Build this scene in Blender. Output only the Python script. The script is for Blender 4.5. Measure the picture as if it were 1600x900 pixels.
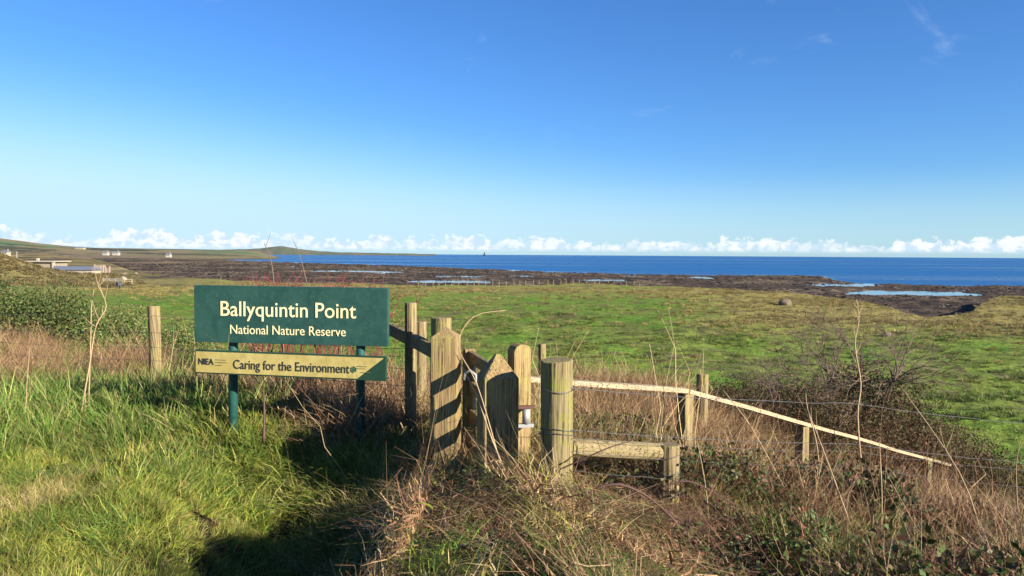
import bpy, bmesh, math, random
import numpy as np
from mathutils import Vector, Matrix, Euler

for o in list(bpy.data.objects): bpy.data.objects.remove(o)
scene = bpy.context.scene
COL = scene.collection
random.seed(7); RNG = np.random.default_rng(11)
R = math.radians

# ------------------------------------------------------------------ camera
CAM_Z = 1.6; FPX = 1155.0
cam_d = bpy.data.cameras.new('camera'); cam = bpy.data.objects.new('camera', cam_d); COL.objects.link(cam)
cam_d.sensor_width = 36; cam_d.lens = 36*FPX/1600; cam_d.clip_start = .05; cam_d.clip_end = 90000
CR = Matrix.Rotation(R(90-2.58), 3, 'X') @ Matrix.Rotation(R(.36), 3, 'Z')
cam.matrix_world = Matrix.Translation((0, 0, CAM_Z)) @ CR.to_4x4()
scene.camera = cam

def P(px, py, d):
    """world point seen at photo position (px,py) at forward distance d (metres)"""
    v = CR @ Vector(((px-800)/FPX, -(py-450)/FPX, -1.0))
    v *= d/v.y
    return Vector((v.x, v.y, v.z+CAM_Z))

# ------------------------------------------------------------------ light
SUN_EL = R(21); SUN_BEAR = R(126)          # bearing clockwise from +Y
to_sun = Vector((math.cos(SUN_EL)*math.sin(SUN_BEAR), math.cos(SUN_EL)*math.cos(SUN_BEAR), math.sin(SUN_EL)))
sl = bpy.data.lights.new('sun', 'SUN'); sl.energy = 5.0; sl.angle = R(.5); sl.color = (1, .90, .74)
so = bpy.data.objects.new('sun', sl); COL.objects.link(so)
so.rotation_euler = to_sun.to_track_quat('Z', 'Y').to_euler()
scene.view_settings.view_transform = 'Standard'; scene.view_settings.look = 'None'
scene.view_settings.exposure = 1.5; scene.view_settings.gamma = 1; scene.view_settings.use_curve_mapping = False

def nd(nt, t, loc=None, **kw):
    n = nt.nodes.new(t)
    for k, v in kw.items():
        if k.startswith('i_'):
            key = k[2:]; key = int(key) if key.isdigit() else key.replace('_', ' ')
            n.inputs[key].default_value = v
        else: setattr(n, k, v)
    return n
def math_n(nt, op, a, b=None, c=None, clamp=False):
    n = nt.nodes.new('ShaderNodeMath'); n.operation = op; n.use_clamp = clamp
    for i, v in enumerate((a, b, c)):
        if v is None: continue
        if isinstance(v, (int, float)): n.inputs[i].default_value = v
        else: nt.links.new(v, n.inputs[i])
    return n.outputs[0]
def mixc(nt, f, a, b, mode='MIX'):
    n = nt.nodes.new('ShaderNodeMix'); n.data_type = 'RGBA'; n.blend_type = mode
    for s, v in ((n.inputs['Factor'], f), (n.inputs[6], a), (n.inputs[7], b)):
        if isinstance(v, (int, float)): s.default_value = v
        elif isinstance(v, tuple): s.default_value = (*v[:3], 1)
        else: nt.links.new(v, s)
    return n.outputs[2]
def maprange(nt, v, a, b, c=0., d=1., smooth=True):
    n = nt.nodes.new('ShaderNodeMapRange'); n.interpolation_type = 'SMOOTHSTEP' if smooth else 'LINEAR'
    nt.links.new(v, n.inputs[0])
    for i, x in enumerate((a, b, c, d)): n.inputs[i+1].default_value = x
    return n.outputs[0]

world = bpy.data.worlds.new('World'); scene.world = world; world.use_nodes = True
nt = world.node_tree; nt.nodes.clear()
wout = nt.nodes.new('ShaderNodeOutputWorld'); bg = nt.nodes.new('ShaderNodeBackground')
sky = nt.nodes.new('ShaderNodeTexSky'); sky.sky_type = 'NISHITA'; sky.sun_disc = False
sky.sun_elevation = SUN_EL; sky.sun_rotation = SUN_BEAR
sky.air_density = 1.0; sky.dust_density = 0.2; sky.ozone_density = 2.2; sky.altitude = 10
SKY = 0.0512
hs = nt.nodes.new('ShaderNodeHueSaturation'); hs.inputs['Saturation'].default_value = 1.12
nt.links.new(sky.outputs[0], hs.inputs['Color'])
sc = nt.nodes.new('ShaderNodeVectorMath'); sc.operation = 'SCALE'; sc.inputs['Scale'].default_value = SKY
tint = nt.nodes.new('ShaderNodeVectorMath'); tint.operation = 'MULTIPLY'; tint.inputs[1].default_value = (.505, .82, 1.26)
nt.links.new(hs.outputs[0], tint.inputs[0]); nt.links.new(tint.outputs[0], sc.inputs[0])
tc = nt.nodes.new('ShaderNodeTexCoord'); sep = nt.nodes.new('ShaderNodeSeparateXYZ')
nt.links.new(tc.outputs['Generated'], sep.inputs[0])
az = math_n(nt, 'ARCTAN2', sep.outputs[0], sep.outputs[1])
el = math_n(nt, 'ARCSINE', sep.outputs[2])
comb = nt.nodes.new('ShaderNodeCombineXYZ')
nt.links.new(az, comb.inputs[0]); nt.links.new(math_n(nt, 'MULTIPLY', el, 1.25), comb.inputs[1])
def wnoise(scale, detail, rough, z=0., dist=0.):
    n = nt.nodes.new('ShaderNodeTexNoise'); n.noise_dimensions = '3D'
    n.inputs['Scale'].default_value = scale; n.inputs['Detail'].default_value = detail
    n.inputs['Roughness'].default_value = rough; n.inputs['Distortion'].default_value = dist
    m = nt.nodes.new('ShaderNodeMapping'); m.inputs['Location'].default_value = (0, 0, z)
    nt.links.new(comb.outputs[0], m.inputs[0]); nt.links.new(m.outputs[0], n.inputs['Vector'])
    return n.outputs[0]
# the height the cumulus bank reaches along the horizon (azimuth in radians -> elevation in units of 0.05 rad)
fc = nt.nodes.new('ShaderNodeFloatCurve')
def az_px(px): return math.atan((px-800)/FPX)
tops = [(-150,.45),(0,.62),(60,.45),(150,.42),(185,.62),(235,.64),(275,.42),(330,.55),(370,.58),(400,.45),(430,.62),(475,.6),
        (500,.4),(560,.4),(580,.55),(600,.62),(615,.5),(625,.4),(640,.5),(680,.5),(725,.66),(760,.45),(775,.4),(800,.45),(850,.56),(885,.42),
        (900,.36),(960,.38),(1000,.45),(1020,.38),(1040,.38),(1065,.46),(1092,.42),(1105,.36),(1130,.5),(1180,.5),(1230,.46),(1290,.5),(1335,.42),(1360,.36),
        (1400,.4),(1450,.46),(1490,.42),(1540,.46),(1590,.55),(1640,.4)]
cv = fc.mapping.curves[0]
pts = [((az_px(p)+.9)/1.8, h) for p, h in tops]
cv.points[0].location = (0, .45); cv.points[-1].location = (1, .45)
for x, h in pts: cv.points.new(x, h)
for p_ in cv.points: p_.handle_type = 'AUTO_CLAMPED'
fc.mapping.update()
nt.links.new(math_n(nt, 'MULTIPLY_ADD', az, 1/1.8, .5), fc.inputs['Value'])
top = math_n(nt, 'MULTIPLY', fc.outputs[0], .045)
n1 = wnoise(70, 4, .62, 3.1, .3); n2 = wnoise(24, 3, .5, 8.2)
h1 = math_n(nt, 'MULTIPLY_ADD', math_n(nt, 'SUBTRACT', n1, .5), .034, top)
h1 = math_n(nt, 'MULTIPLY_ADD', math_n(nt, 'SUBTRACT', n2, .5), .012, h1)
edge = math_n(nt, 'SUBTRACT', h1, el)
mask = maprange(nt, edge, -.0005, .0050)
dens = maprange(nt, n2, .36, .58)
base = maprange(nt, el, .003, .0095)
mask = math_n(nt, 'MULTIPLY', math_n(nt, 'MULTIPLY', mask, base), math_n(nt, 'MULTIPLY_ADD', dens, .4, .6))
shade = maprange(nt, n1, .40, .58)
ccol = mixc(nt, shade, (.230, .292, .352), (.357, .370, .378))
# the brightest part of the sky pales towards white
sg = nt.nodes.new('ShaderNodeSeparateXYZ'); nt.links.new(sc.outputs[0], sg.inputs[0])
paled = mixc(nt, maprange(nt, sg.outputs[1], .165, .38, 0, .8), sc.outputs[0], (0.239, 0.309, 0.348))
# pale bank low over the horizon
hz = maprange(nt, el, .0, .11, .5, 0.)
hz = math_n(nt, 'MULTIPLY', hz, maprange(nt, el, -.02, 0.))
skyc = mixc(nt, hz, paled, (0.198, 0.291, 0.370))
# thin wisps high on the right
n3 = wnoise(9, 4, .6, 20.7, .8)
wis = math_n(nt, 'MULTIPLY', maprange(nt, n3, .60, .80, 0, .25), maprange(nt, el, .10, .22))
skyc = mixc(nt, wis, skyc, (0.261, 0.322, 0.383))
fin = mixc(nt, math_n(nt, 'MULTIPLY', mask, .93), skyc, ccol)
nt.links.new(fin, bg.inputs[0]); nt.links.new(bg.outputs[0], wout.inputs[0])

# ------------------------------------------------------------------ helpers
def tag(o, label=None, cat=None, group=None, kind=None):
    if label: o['label'] = label
    if cat: o['category'] = cat
    if group: o['group'] = group
    if kind: o['kind'] = kind
    return o
def empty(name, loc, label, cat, group=None):
    o = bpy.data.objects.new(name, None); COL.objects.link(o); o.location = loc; o.empty_display_size = .1
    return tag(o, label, cat, group)
def root_loc(o):
    v = Vector((0, 0, 0))
    while o: v += o.location; o = o.parent
    return v
def mk(name, verts, faces, mat, parent=None, smooth=False, origin=None):
    """one mesh object; verts are world points"""
    off = root_loc(parent) if parent else Vector((0, 0, 0))
    loc = Vector(origin) - off if origin is not None else Vector((0, 0, 0))
    sub = np.array(off + loc)
    me = bpy.data.meshes.new(name)
    me.from_pydata((np.asarray(verts, dtype=float)-sub).tolist(), [], [list(map(int, f)) for f in faces])
    me.update()
    if smooth: me.polygons.foreach_set('use_smooth', [True]*len(me.polygons))
    if mat: me.materials.append(mat)
    o = bpy.data.objects.new(name, me); COL.objects.link(o); o.location = loc
    if parent: o.parent = parent
    return o
class MB:
    def __init__(s): s.v = []; s.f = []
    def add(s, v, f):
        b = len(s.v); s.v += [tuple(x) for x in v]; s.f += [tuple(i+b for i in q) for q in f]; return s
    def box(s, c, size, M=None, bevel=0.):
        bm = bmesh.new(); bmesh.ops.create_cube(bm, size=1)
        bmesh.ops.scale(bm, vec=size, verts=bm.verts)
        if bevel: bmesh.ops.bevel(bm, geom=bm.edges[:], offset=bevel, segments=2, affect='EDGES', profile=.6)
        bm.verts.index_update()
        M = M or Matrix.Identity(3); c = Vector(c)
        s.add([M @ v.co + c for v in bm.verts], [[v.index for v in f.verts] for f in bm.faces]); bm.free(); return s
    def tube(s, pts, rad, n=8, cap=True, wob=0., flat=1.):
        pts = [Vector(p) for p in pts]; rad = rad if isinstance(rad, (list, tuple)) else [rad]*len(pts)
        rings = []; up = None
        for i, p in enumerate(pts):
            t = (pts[min(i+1, len(pts)-1)] - pts[max(i-1, 0)]).normalized()
            if up is None: up = t.orthogonal().normalized()
            up = (up - t*up.dot(t)).normalized(); w = t.cross(up)
            rings.append([p + (up*math.cos(a)*flat + w*math.sin(a))*rad[i]*(1+random.uniform(-wob, wob)) for a in [2*math.pi*k/n for k in range(n)]])
        v = [q for r in rings for q in r]; f = []
        for i in range(len(rings)-1):
            for k in range(n):
                f.append((i*n+k, i*n+(k+1) % n, (i+1)*n+(k+1) % n, (i+1)*n+k))
        if cap: f += [tuple(reversed(range(n))), tuple((len(rings)-1)*n+k for k in range(n))]
        return s.add(v, f)
    def prism(s, outline, A, U, V, depth):
        """outline (u,v) list extruded along W=U x V; A origin"""
        A, U, V = Vector(A), Vector(U).normalized(), Vector(V).normalized(); W = U.cross(V)
        n = len(outline); f = [A+U*u+V*v for u, v in outline]
        v = f + [p - W*depth for p in f]
        fs = [tuple(range(n)), tuple(reversed(range(n, 2*n)))] + [(i, i+n, (i+1) % n+n, (i+1) % n) for i in range(n)]
        return s.add(v, fs)
    def build(s, name, mat, parent=None, smooth=False, origin=None): return mk(name, s.v, s.f, mat, parent, smooth, origin)

def hash2(ix, iy, seed):
    h = (ix.astype(np.int64)*374761393 + iy.astype(np.int64)*668265263 + seed*1442695041) & 0xffffffff
    h = ((h ^ (h >> 13))*1274126177) & 0xffffffff
    return ((h ^ (h >> 16)) & 0xffffff)/float(0xffffff)
def vnoise(x, y, seed=0):
    x = np.asarray(x, float); y = np.asarray(y, float)
    ix = np.floor(x); iy = np.floor(y); fx = x-ix; fy = y-iy
    fx = fx*fx*(3-2*fx); fy = fy*fy*(3-2*fy)
    a = hash2(ix, iy, seed); b = hash2(ix+1, iy, seed); c = hash2(ix, iy+1, seed); d = hash2(ix+1, iy+1, seed)
    return (a*(1-fx)+b*fx)*(1-fy)+(c*(1-fx)+d*fx)*fy
def fbm(x, y, seed=0, oct=4):
    s = 0; a = .5; t = 0
    for k in range(oct):
        s = s + a*vnoise(np.asarray(x)*2**k+k*17.3, np.asarray(y)*2**k-k*9.1, seed+k); t += a; a *= .5
    return s/t
def sst(a, b, x): t = np.clip((x-a)/(b-a), 0, 1); return t*t*(3-2*t)

# ------------------------------------------------------------------ materials
def new_mat(name):
    m = bpy.data.materials.new(name); m.use_nodes = True; t = m.node_tree
    return m, t, t.nodes['Principled BSDF']
def tex(t, scale, detail=4, rough=.55, vec=None, sc=None, dist=0., typ='ShaderNodeTexNoise'):
    n = t.nodes.new(typ); n.inputs['Scale'].default_value = scale
    if typ == 'ShaderNodeTexNoise':
        n.inputs['Detail'].default_value = detail; n.inputs['Roughness'].default_value = rough; n.inputs['Distortion'].default_value = dist
    if vec is None:
        c = t.nodes.new('ShaderNodeTexCoord'); vec = c.outputs['Object']
    m = t.nodes.new('ShaderNodeMapping'); t.links.new(vec, m.inputs[0])
    if sc: m.inputs['Scale'].default_value = sc
    t.links.new(m.outputs[0], n.inputs['Vector'])
    return n.outputs[0]
def ramp(t, v, stops):
    n = t.nodes.new('ShaderNodeValToRGB'); t.links.new(v, n.inputs[0]); e = n.color_ramp.elements
    while len(e) < len(stops): e.new(.5)
    for q, (p, c) in zip(e, stops): q.position = p; q.color = (*c, 1)
    return n.outputs[0]
def bump(t, b, h, strength, dist):
    n = t.nodes.new('ShaderNodeBump'); n.inputs['Strength'].default_value = strength; n.inputs['Distance'].default_value = dist
    t.links.new(h, n.inputs['Height']); t.links.new(n.outputs[0], b.inputs['Normal'])
def wood(name, axis, c1, c2, lichen, lf=.5):
    c1, c2, lichen = (tuple(q*.82 for q in w_) for w_ in (c1, c2, lichen))
    m, t, b = new_mat(name)
    s = [58, 58, 58]; s['xyz'.index(axis)] = 1.6
    g = tex(t, 1, 6, .65, sc=tuple(s), dist=.4)
    s2 = [110, 110, 110]; s2['xyz'.index(axis)] = 3
    g2 = tex(t, 1, 3, .6, sc=tuple(s2))
    col = ramp(t, g, [(.3, c1), (.62, c2), (.8, tuple(min(1, x*1.25) for x in c2))])
    col = mixc(t, maprange(t, g2, .52, .64), col, tuple(x*.45 for x in c1))      # checks along the grain
    l = tex(t, 5, 5, .65); l2 = tex(t, 26, 4, .7)
    lm = math_n(t, 'MULTIPLY', maprange(t, l, .45, .62), maprange(t, l2, .36, .60))
    col = mixc(t, math_n(t, 'MULTIPLY', lm, lf), col, lichen)
    t.links.new(col, b.inputs['Base Color']); b.inputs['Roughness'].default_value = .85
    b.inputs['Specular IOR Level'].default_value = .2
    bump(t, b, math_n(t, 'ADD', math_n(t, 'MULTIPLY', g, .6), g2), .9, .006)
    return m
M = {}
M['post'] = wood('weathered_post_wood', 'z', (.15, .11, .058), (.31, .24, .13), (.27, .26, .06), .65)
M['gatepost'] = wood('weathered_gate_wood', 'z', (.17, .11, .05), (.36, .26, .125), (.33, .32, .08), .5)
M['railx'] = wood('weathered_rail_wood', 'x', (.16, .125, .066), (.32, .25, .135), (.27, .26, .07), .45)
M['rail_pale'] = wood('bleached_rail_wood', 'x', (.25, .19, .12), (.54, .43, .29), (.5, .46, .25), .2)
M['raily'] = wood('gate_rail_wood', 'y', (.13, .095, .05), (.28, .21, .11), (.28, .28, .08), .4)
def simple(name, c, rough=.6, metal=0., var=.25, scale=9, bmp=0.):
    c = tuple(q*.68 for q in c)
    m, t, b = new_mat(name)
    n = tex(t, scale, 5, .6)
    col = mixc(t, n, tuple(x*(1-var) for x in c), tuple(min(1, x*(1+var)) for x in c))
    t.links.new(col, b.inputs['Base Color']); b.inputs['Roughness'].default_value = rough; b.inputs['Metallic'].default_value = metal
    if bmp: bump(t, b, n, .6, bmp)
    return m
M['galv'] = simple('galvanised_steel', (.42, .44, .46), .62, .45)
M['wire'] = simple('fence_wire', (.10, .10, .11), .65, .3, .3, 30)
M['bark'] = simple('thorn_bark', (.17, .115, .085), .9, 0, .4, 14, .01)
M['cane'] = simple('bramble_cane', (.10, .045, .035), .7, 0, .4, 20)
M['straw'] = simple('dead_stalk', (.48, .34, .19), .85, 0, .3, 25)
M['redstem'] = simple('red_stem', (.22, .045, .045), .7, 0, .4, 9)
M['wall'] = simple('rendered_wall', (.33, .28, .20), .9, 0, .18, .7)
M['wallpale'] = simple('cream_wall', (.44, .38, .29), .9, 0, .15, .8)
M['stone'] = simple('rubble_stone', (.34, .27, .22), .95, 0, .35, 1.3, .1)
M['slate'] = simple('slate_roof', (.16, .18, .24), .7, 0, .15, 1.5)
M['white'] = simple('whitewash', (.42, .40, .36), .8, 0, .08, 2)
M['dark'] = simple('dark_opening', (.02, .02, .022), .6, 0, .2, 3)
M['boulder'] = simple('boulder', (.20, .155, .11), .95, 0, .4, 1.2, .15)

def foliage_mat(name, trans=.3, rough=.55, var=.35):
    m, t, b = new_mat(name)
    a = t.nodes.new('ShaderNodeAttribute'); a.attribute_name = 'col'
    oi = t.nodes.new('ShaderNodeObjectInfo')
    k = maprange(t, oi.outputs['Random'], 0, 1, .72*(1-var), .72*(1+var), False)
    vm = t.nodes.new('ShaderNodeVectorMath'); vm.operation = 'SCALE'; t.links.new(a.outputs['Color'], vm.inputs[0]); t.links.new(k, vm.inputs['Scale'])
    t.links.new(vm.outputs[0], b.inputs['Base Color']); b.inputs['Roughness'].default_value = rough
    b.inputs['Specular IOR Level'].default_value = .25
    tr = t.nodes.new('ShaderNodeBsdfTranslucent'); t.links.new(vm.outputs[0], tr.inputs[0])
    mx = t.nodes.new('ShaderNodeMixShader'); mx.inputs[0].default_value = trans
    t.links.new(b.outputs[0], mx.inputs[1]); t.links.new(tr.outputs[0], mx.inputs[2])
    t.links.new(mx.outputs[0], t.nodes['Material Output'].inputs[0])
    return m
M['blade'] = foliage_mat('grass_blade', .12)
M['leaf'] = foliage_mat('leaf', .2, .75)

# ------------------------------------------------------------------ terrain
HOR = lambda px: 398 + (px-800)*.00625
FE_X = [-3000, 60, 130, 200, 260, 400, 600, 650, 900, 1150, 1290, 1380, 1450, 1515, 1550, 1600, 2100, 6000]
FE_D = [1500, 1400, 760, 330, 235, 205, 190, 187, 206, 180, 150, 122, 103, 112, 145, 150, 150, 150]
WE_X = [-3000, 100, 300, 400, 500, 640, 840, 1000, 1280, 1325, 1600, 2100, 6000]
WE_D = [4000, 3000, 1300, 900, 760, 600, 455, 392, 378, 275, 262, 260, 260]
HL_X = [-900, -300, 0, 60, 110, 150, 240, 330, 400, 440, 520, 900]
HL_H = [50, 46, 34, 22, 15.5, 12.5, 11.5, 10.5, 8, 2, -10, -10]
POOLS = [(705, 440, 58, 2.2), (945, 437.5, 32, 1.6), (1415, 457.5, 85, 3.6), (1095, 434, 18, 1.2), (1150, 478, 16, 1.0), (1480, 460, 60, 2.0), (1330,445,60,1.2), (740, 432, 120, 1.), (560,424,70,1.2)]
SEA = -8.5
def zones(x, y):
    r = np.hypot(x, y); px = np.where(y > .05*r, 800+FPX*x/np.maximum(y, .05*r), np.where(x < 0, -3000, 6000))
    wob = (fbm(x*.04, y*.04, 5)-.5)
    fe = np.interp(px, FE_X, FE_D)*(1+.10*wob+ .05*(fbm(x*.2, y*.2, 6)-.5))
    we = np.interp(px, WE_X, WE_D)*(1+.16*wob+.12*(fbm(x*.02, y*.02, 9)-.5))
    d = np.maximum(y, r*.5)
    return r, px, d, fe, we
def ground(x, y):
    x = np.asarray(x, float); y = np.asarray(y, float)
    r, px, d, fe, we = zones(x, y)
    u = .55*x+.835*y
    s = np.clip(u-4.7, 0, None)
    bank = -.33*np.where(s < 1.5, s*s/3.0, s-.75)
    bank = np.where(bank > -4.6, bank, -4.6-1.55*(1-np.exp((bank+4.6)/1.55)))
    z = bank.copy()
    z += .12*np.exp(-((x+1.8)**2/2.2+(y-5.9)**2/1.5))               # the sign stands on a low hump
    z -= .50*np.exp(-((x+1.02+.42*np.clip(y-3.7, 0, 2))**2/.40))*sst(-.45, -.68, x)*sst(6.1, 5.1, y)*1.12              # trodden hollow leading to the gate
    z -= .28*sst(.9, 2.6, x)*sst(14, 8, r)
    z += np.clip(1.6-.326*y-.09, 0, .45)*sst(-.66, -.36, x)*sst(.85, .25, x)*sst(.8, 2.0, y)      # brambly hump right of the hollow
    sx, sy = 7.0, 3.5; tt = np.clip(((x+.5)*sx+(y-9.1)*sy)/(sx*sx+sy*sy), 0, 1)
    z += (.35+.8*sst(0, .35, tt)-.25*tt)*np.exp(-((x+.5-tt*sx)**2+(y-9.1-tt*sy)**2)/1.7)          # old hedge bank behind the handrail
    near = sst(11, 4, r)
    z += near*((fbm(x*.9, y*.9, 3)-.5)*.26+(fbm(x*2.6, y*2.6, 4, 2)-.5)*.11)
    mid = sst(6, 20, r)
    z += mid*((fbm(x*.10, y*.10, 21)-.5)*.9+(fbm(x*.5, y*.5, 22, 3)-.5)*.30)*sst(-5, 20, r)
    # knoll on the left with rough grass
    z += 11*np.exp(-(((x+158)/22)**2+((y-200)/24)**2))
    # left coastal land rises slowly
    land = sst(260, 60, px)*sst(150, 500, d)
    z += land*(1.0 + 3.0*sst(500, 1400, d) + (fbm(x*.006, y*.006, 31)-.5)*8*sst(300, 800, d))
    far = np.interp(px, HL_X, HL_H)
    hill = sst(1050, 1850, d)*(1-.7*sst(2000, 2900, d))
    z = np.where(d > 900, z*(1-hill*sst(540, 420, px))+hill*sst(540, 420, px)*(far+(fbm(x*.004, y*.004, 33)-.5)*5), z)
    # the foreshore
    sh = sst(-5, 10, d-fe)
    rock = (fbm(x*.045, y*.03, 41)-.5)*1.1+(fbm(x*.18, y*.12, 42, 4)-.5)*1.1+(fbm(x*.7, y*.5, 43, 2)-.5)*.35
    fz = -8.12+rock*.75 - .12*sst(0, 1, (d-fe)/np.maximum(we-fe, 30))
    fz -= 1.15*sst(-.03, .06, (d-we)/we) + .8*sst(.3, .6, (d-we)/we) + 4*sst(.6, 1.2, (d-we)/we)
    for (cx, cy, wpx, dep) in POOLS:
        cd = 10.0*FPX/(cy-HOR(cx))
        fz -= dep*.5*np.exp(-(((px-cx)/wpx)**4+((d-cd)/(cd*.045))**2))
    keep = sst(1000, 1500, d)*sst(470, 380, px)
    z = z*(1-sh*(1-keep))+fz*sh*(1-keep)
    return z
def ground1(x, y): return float(ground(np.array([x]), np.array([y]))[0])
SINK = -.02

def lerp3(a, b, f): return a*(1-f[:, None])+np.array(b)[None, :]*f[:, None]
def ground_col(x, y, z):
    r, px, d, fe, we = zones(x, y)
    n1 = fbm(x*.03, y*.03, 51); n2 = fbm(x*.25, y*.25, 52); n3 = fbm(x*.9, y*.9, 53, 3)
    c = np.tile(np.array([.12, .235, .024]), (len(x), 1))
    c = lerp3(c, (.22, .205, .055), sst(.42, .62, n1*.5+n2*.5)*.5)
    # olive and straw coloured turf towards the shore and on the right
    dry = np.clip(sst(62, 92, d)*sst(1000, 1220, px)+sst(120, 165, d)*.75, 0, 1)*sst(.30, .52, n2*.5+n1*.5+.05)
    c = lerp3(c, (.33, .26, .085), dry*.85)
    c = lerp3(c, (.12, .10, .05), sst(.58, .66, n3*.5+n2*.5)*.75)
    # rough brown ground on the knoll and the left coast
    br = np.clip(sst(158, 180, d+14*(n2-.5))*sst(360, 230, px), 0, 1)
    strip = fbm(x*.004, y*.03, 55); strip2 = fbm(x*.02, y*.11, 56)
    bc = lerp3(np.tile(np.array([.17, .13, .062]), (len(x), 1)), (.38, .28, .14), sst(.52, .62, strip))
    bc = lerp3(bc, (.21, .19, .06), sst(.55, .64, strip2)*.8)
    bc = lerp3(bc, (.07, .06, .045), sst(.58, .66, n1))
    c = c*(1-br[:, None])+bc*br[:, None]
    fh = sst(1000, 1500, d)*sst(500, 380, px)
    gc = lerp3(np.tile(np.array([.12, .20, .10]), (len(x), 1)), (.24, .20, .11), sst(.5, .54, fbm(x*.0035, y*.006, 57)))
    gc = lerp3(gc, (.06, .075, .055), sst(.55, .58, fbm(x*.01, y*.02, 58)))
    c = c*(1-fh[:, None])+gc*fh[:, None]
    sh = sst(-4, 6, d-fe)*(1-sst(1000, 1500, d)*sst(470, 380, px))
    nn = fbm(x*.06, y*.05, 61); n5 = fbm(x*.5, y*.4, 62, 3)
    sc_ = lerp3(np.tile(np.array([.092, .066, .044]), (len(x), 1)), (.18, .135, .088), sst(.45, .62, nn))
    sc_ = lerp3(sc_, (.035, .026, .024), sst(.5, .62, n5))
    sc_ = lerp3(sc_, (.34, .25, .13), sst(.57, .66, fbm(x*.012, y*.07, 63))*.7*sst(800, 300, px))
    sc_ = lerp3(sc_, (.30, .24, .18), sst(-7.75, -7.3, z)*.55)
    c = c*(1-sh[:, None])+sc_*sh[:, None]
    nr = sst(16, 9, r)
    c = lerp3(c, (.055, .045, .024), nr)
    return c

def polar_grid(r0, r1, nr, na, a0, a1):
    rr = np.exp(np.linspace(math.log(r0), math.log(r1), nr)); aa = np.linspace(a0, a1, na)
    A, Rr = np.meshgrid(aa, rr)
    return (Rr*np.sin(A)).ravel(), (Rr*np.cos(A)).ravel()
def grid_faces(nr, na):
    i = np.arange(nr-1)[:, None]*na+np.arange(na-1)[None, :]
    return np.stack([i, i+1, i+na+1, i+na], -1).reshape(-1, 4)[:, ::-1]
def np_mesh(name, V, F, mat, col=None, smooth=True):
    me = bpy.data.meshes.new(name); k = F.shape[1]
    me.vertices.add(len(V)); me.vertices.foreach_set('co', np.ascontiguousarray(V, np.float32).ravel())
    me.loops.add(F.size); me.loops.foreach_set('vertex_index', np.ascontiguousarray(F, np.int32).ravel())
    me.polygons.add(len(F)); me.polygons.foreach_set('loop_start', np.arange(0, F.size, k, dtype=np.int32))
    me.polygons.foreach_set('use_smooth', np.full(len(F), smooth))
    me.update(calc_edges=True); me.validate()
    if col is not None:
        at = me.color_attributes.new('col', 'FLOAT_COLOR', 'POINT')
        at.data.foreach_set('color', np.concatenate([col, np.ones((len(col), 1))], 1).astype(np.float32).ravel())
    if mat: me.materials.append(mat)
    return me
# ground material: surface colours carried by the mesh, fine grain from noise
gm, t, b = new_mat('ground_surface')
a = t.nodes.new('ShaderNodeAttribute'); a.attribute_name = 'col'
g1 = tex(t, 1.6, 6, .65); g2 = tex(t, .35, 5, .6)
k = math_n(t, 'MULTIPLY', maprange(t, g1, .3, .7, .47, 1.02), maprange(t, g2, .3, .7, .82, 1.18))
vm = t.nodes.new('ShaderNodeVectorMath'); vm.operation = 'SCALE'; t.links.new(a.outputs['Color'], vm.inputs[0]); t.links.new(k, vm.inputs['Scale'])
t.links.new(vm.outputs[0], b.inputs['Base Color']); b.inputs['Roughness'].default_value = .95; b.inputs['Specular IOR Level'].default_value = .1
bump(t, b, math_n(t, 'ADD', g1, g2), .8, .35)
NR, NA = 560, 640
x, y = polar_grid(.4, 3000, NR, NA, R(-62), R(62)); z = ground(x, y)
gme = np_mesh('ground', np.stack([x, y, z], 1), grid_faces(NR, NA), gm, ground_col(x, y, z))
go = bpy.data.objects.new('ground', gme); COL.objects.link(go); go['kind'] = 'structure'
# the rest of the bench behind the viewer
x, y = polar_grid(.4, 60, 40, 60, R(62), R(298)); z = ground(x, y)
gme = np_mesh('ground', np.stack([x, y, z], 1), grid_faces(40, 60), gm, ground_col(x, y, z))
go = bpy.data.objects.new('ground', gme); COL.objects.link(go); go['kind'] = 'structure'

# sea
sm, t, b = new_mat('sea_water')
c = t.nodes.new('ShaderNodeTexCoord')
w1 = tex(t, 1, 4, .6, c.outputs['Object'], (.22, .6, 1)); w2 = tex(t, 1, 4, .6, c.outputs['Object'], (.0016, .008, 1))
w3 = tex(t, 1, 3, .6, c.outputs['Object'], (.02, .06, 1))
col = mixc(t, maprange(t, w2, .42, .62), (.006, .06, .19), (.012, .10, .27))
t.links.new(col, b.inputs['Base Color'])
t.links.new(maprange(t, w2, .35, .65, .22, .42), b.inputs['Roughness']); b.inputs['IOR'].default_value = 1.33
b.inputs['Specular IOR Level'].default_value = .32
ca = t.nodes.new('ShaderNodeAttribute'); ca.attribute_name = 'col'; open_ = math_n(t, 'SUBTRACT', 1., ca.outputs['Fac'], None, True)
rg = math_n(t, 'MULTIPLY_ADD', open_, .86, .14); t.links.new(math_n(t, 'MULTIPLY', maprange(t, w2, .35, .65, .22, .42), rg), b.inputs['Roughness'])
bump(t, b, math_n(t, 'MULTIPLY', math_n(t, 'ADD', w1, w3), math_n(t, 'MULTIPLY_ADD', open_, .95, .05)), 1., .55)
x, y = polar_grid(60, 45000, 300, 260, R(-62), R(62))
_, spx, sd, _, swe = zones(x, y); calm = sst(1.06, .94, sd/swe)*np.where(spx > 250, 1, 0)      # sheltered water among the rocks lies flat
sme = np_mesh('sea', np.stack([x, y, np.full_like(x, SEA)], 1), grid_faces(300, 260), sm, np.repeat(calm[:, None], 3, 1))
o = bpy.data.objects.new('sea', sme); COL.objects.link(o); o['kind'] = 'structure'

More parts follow.
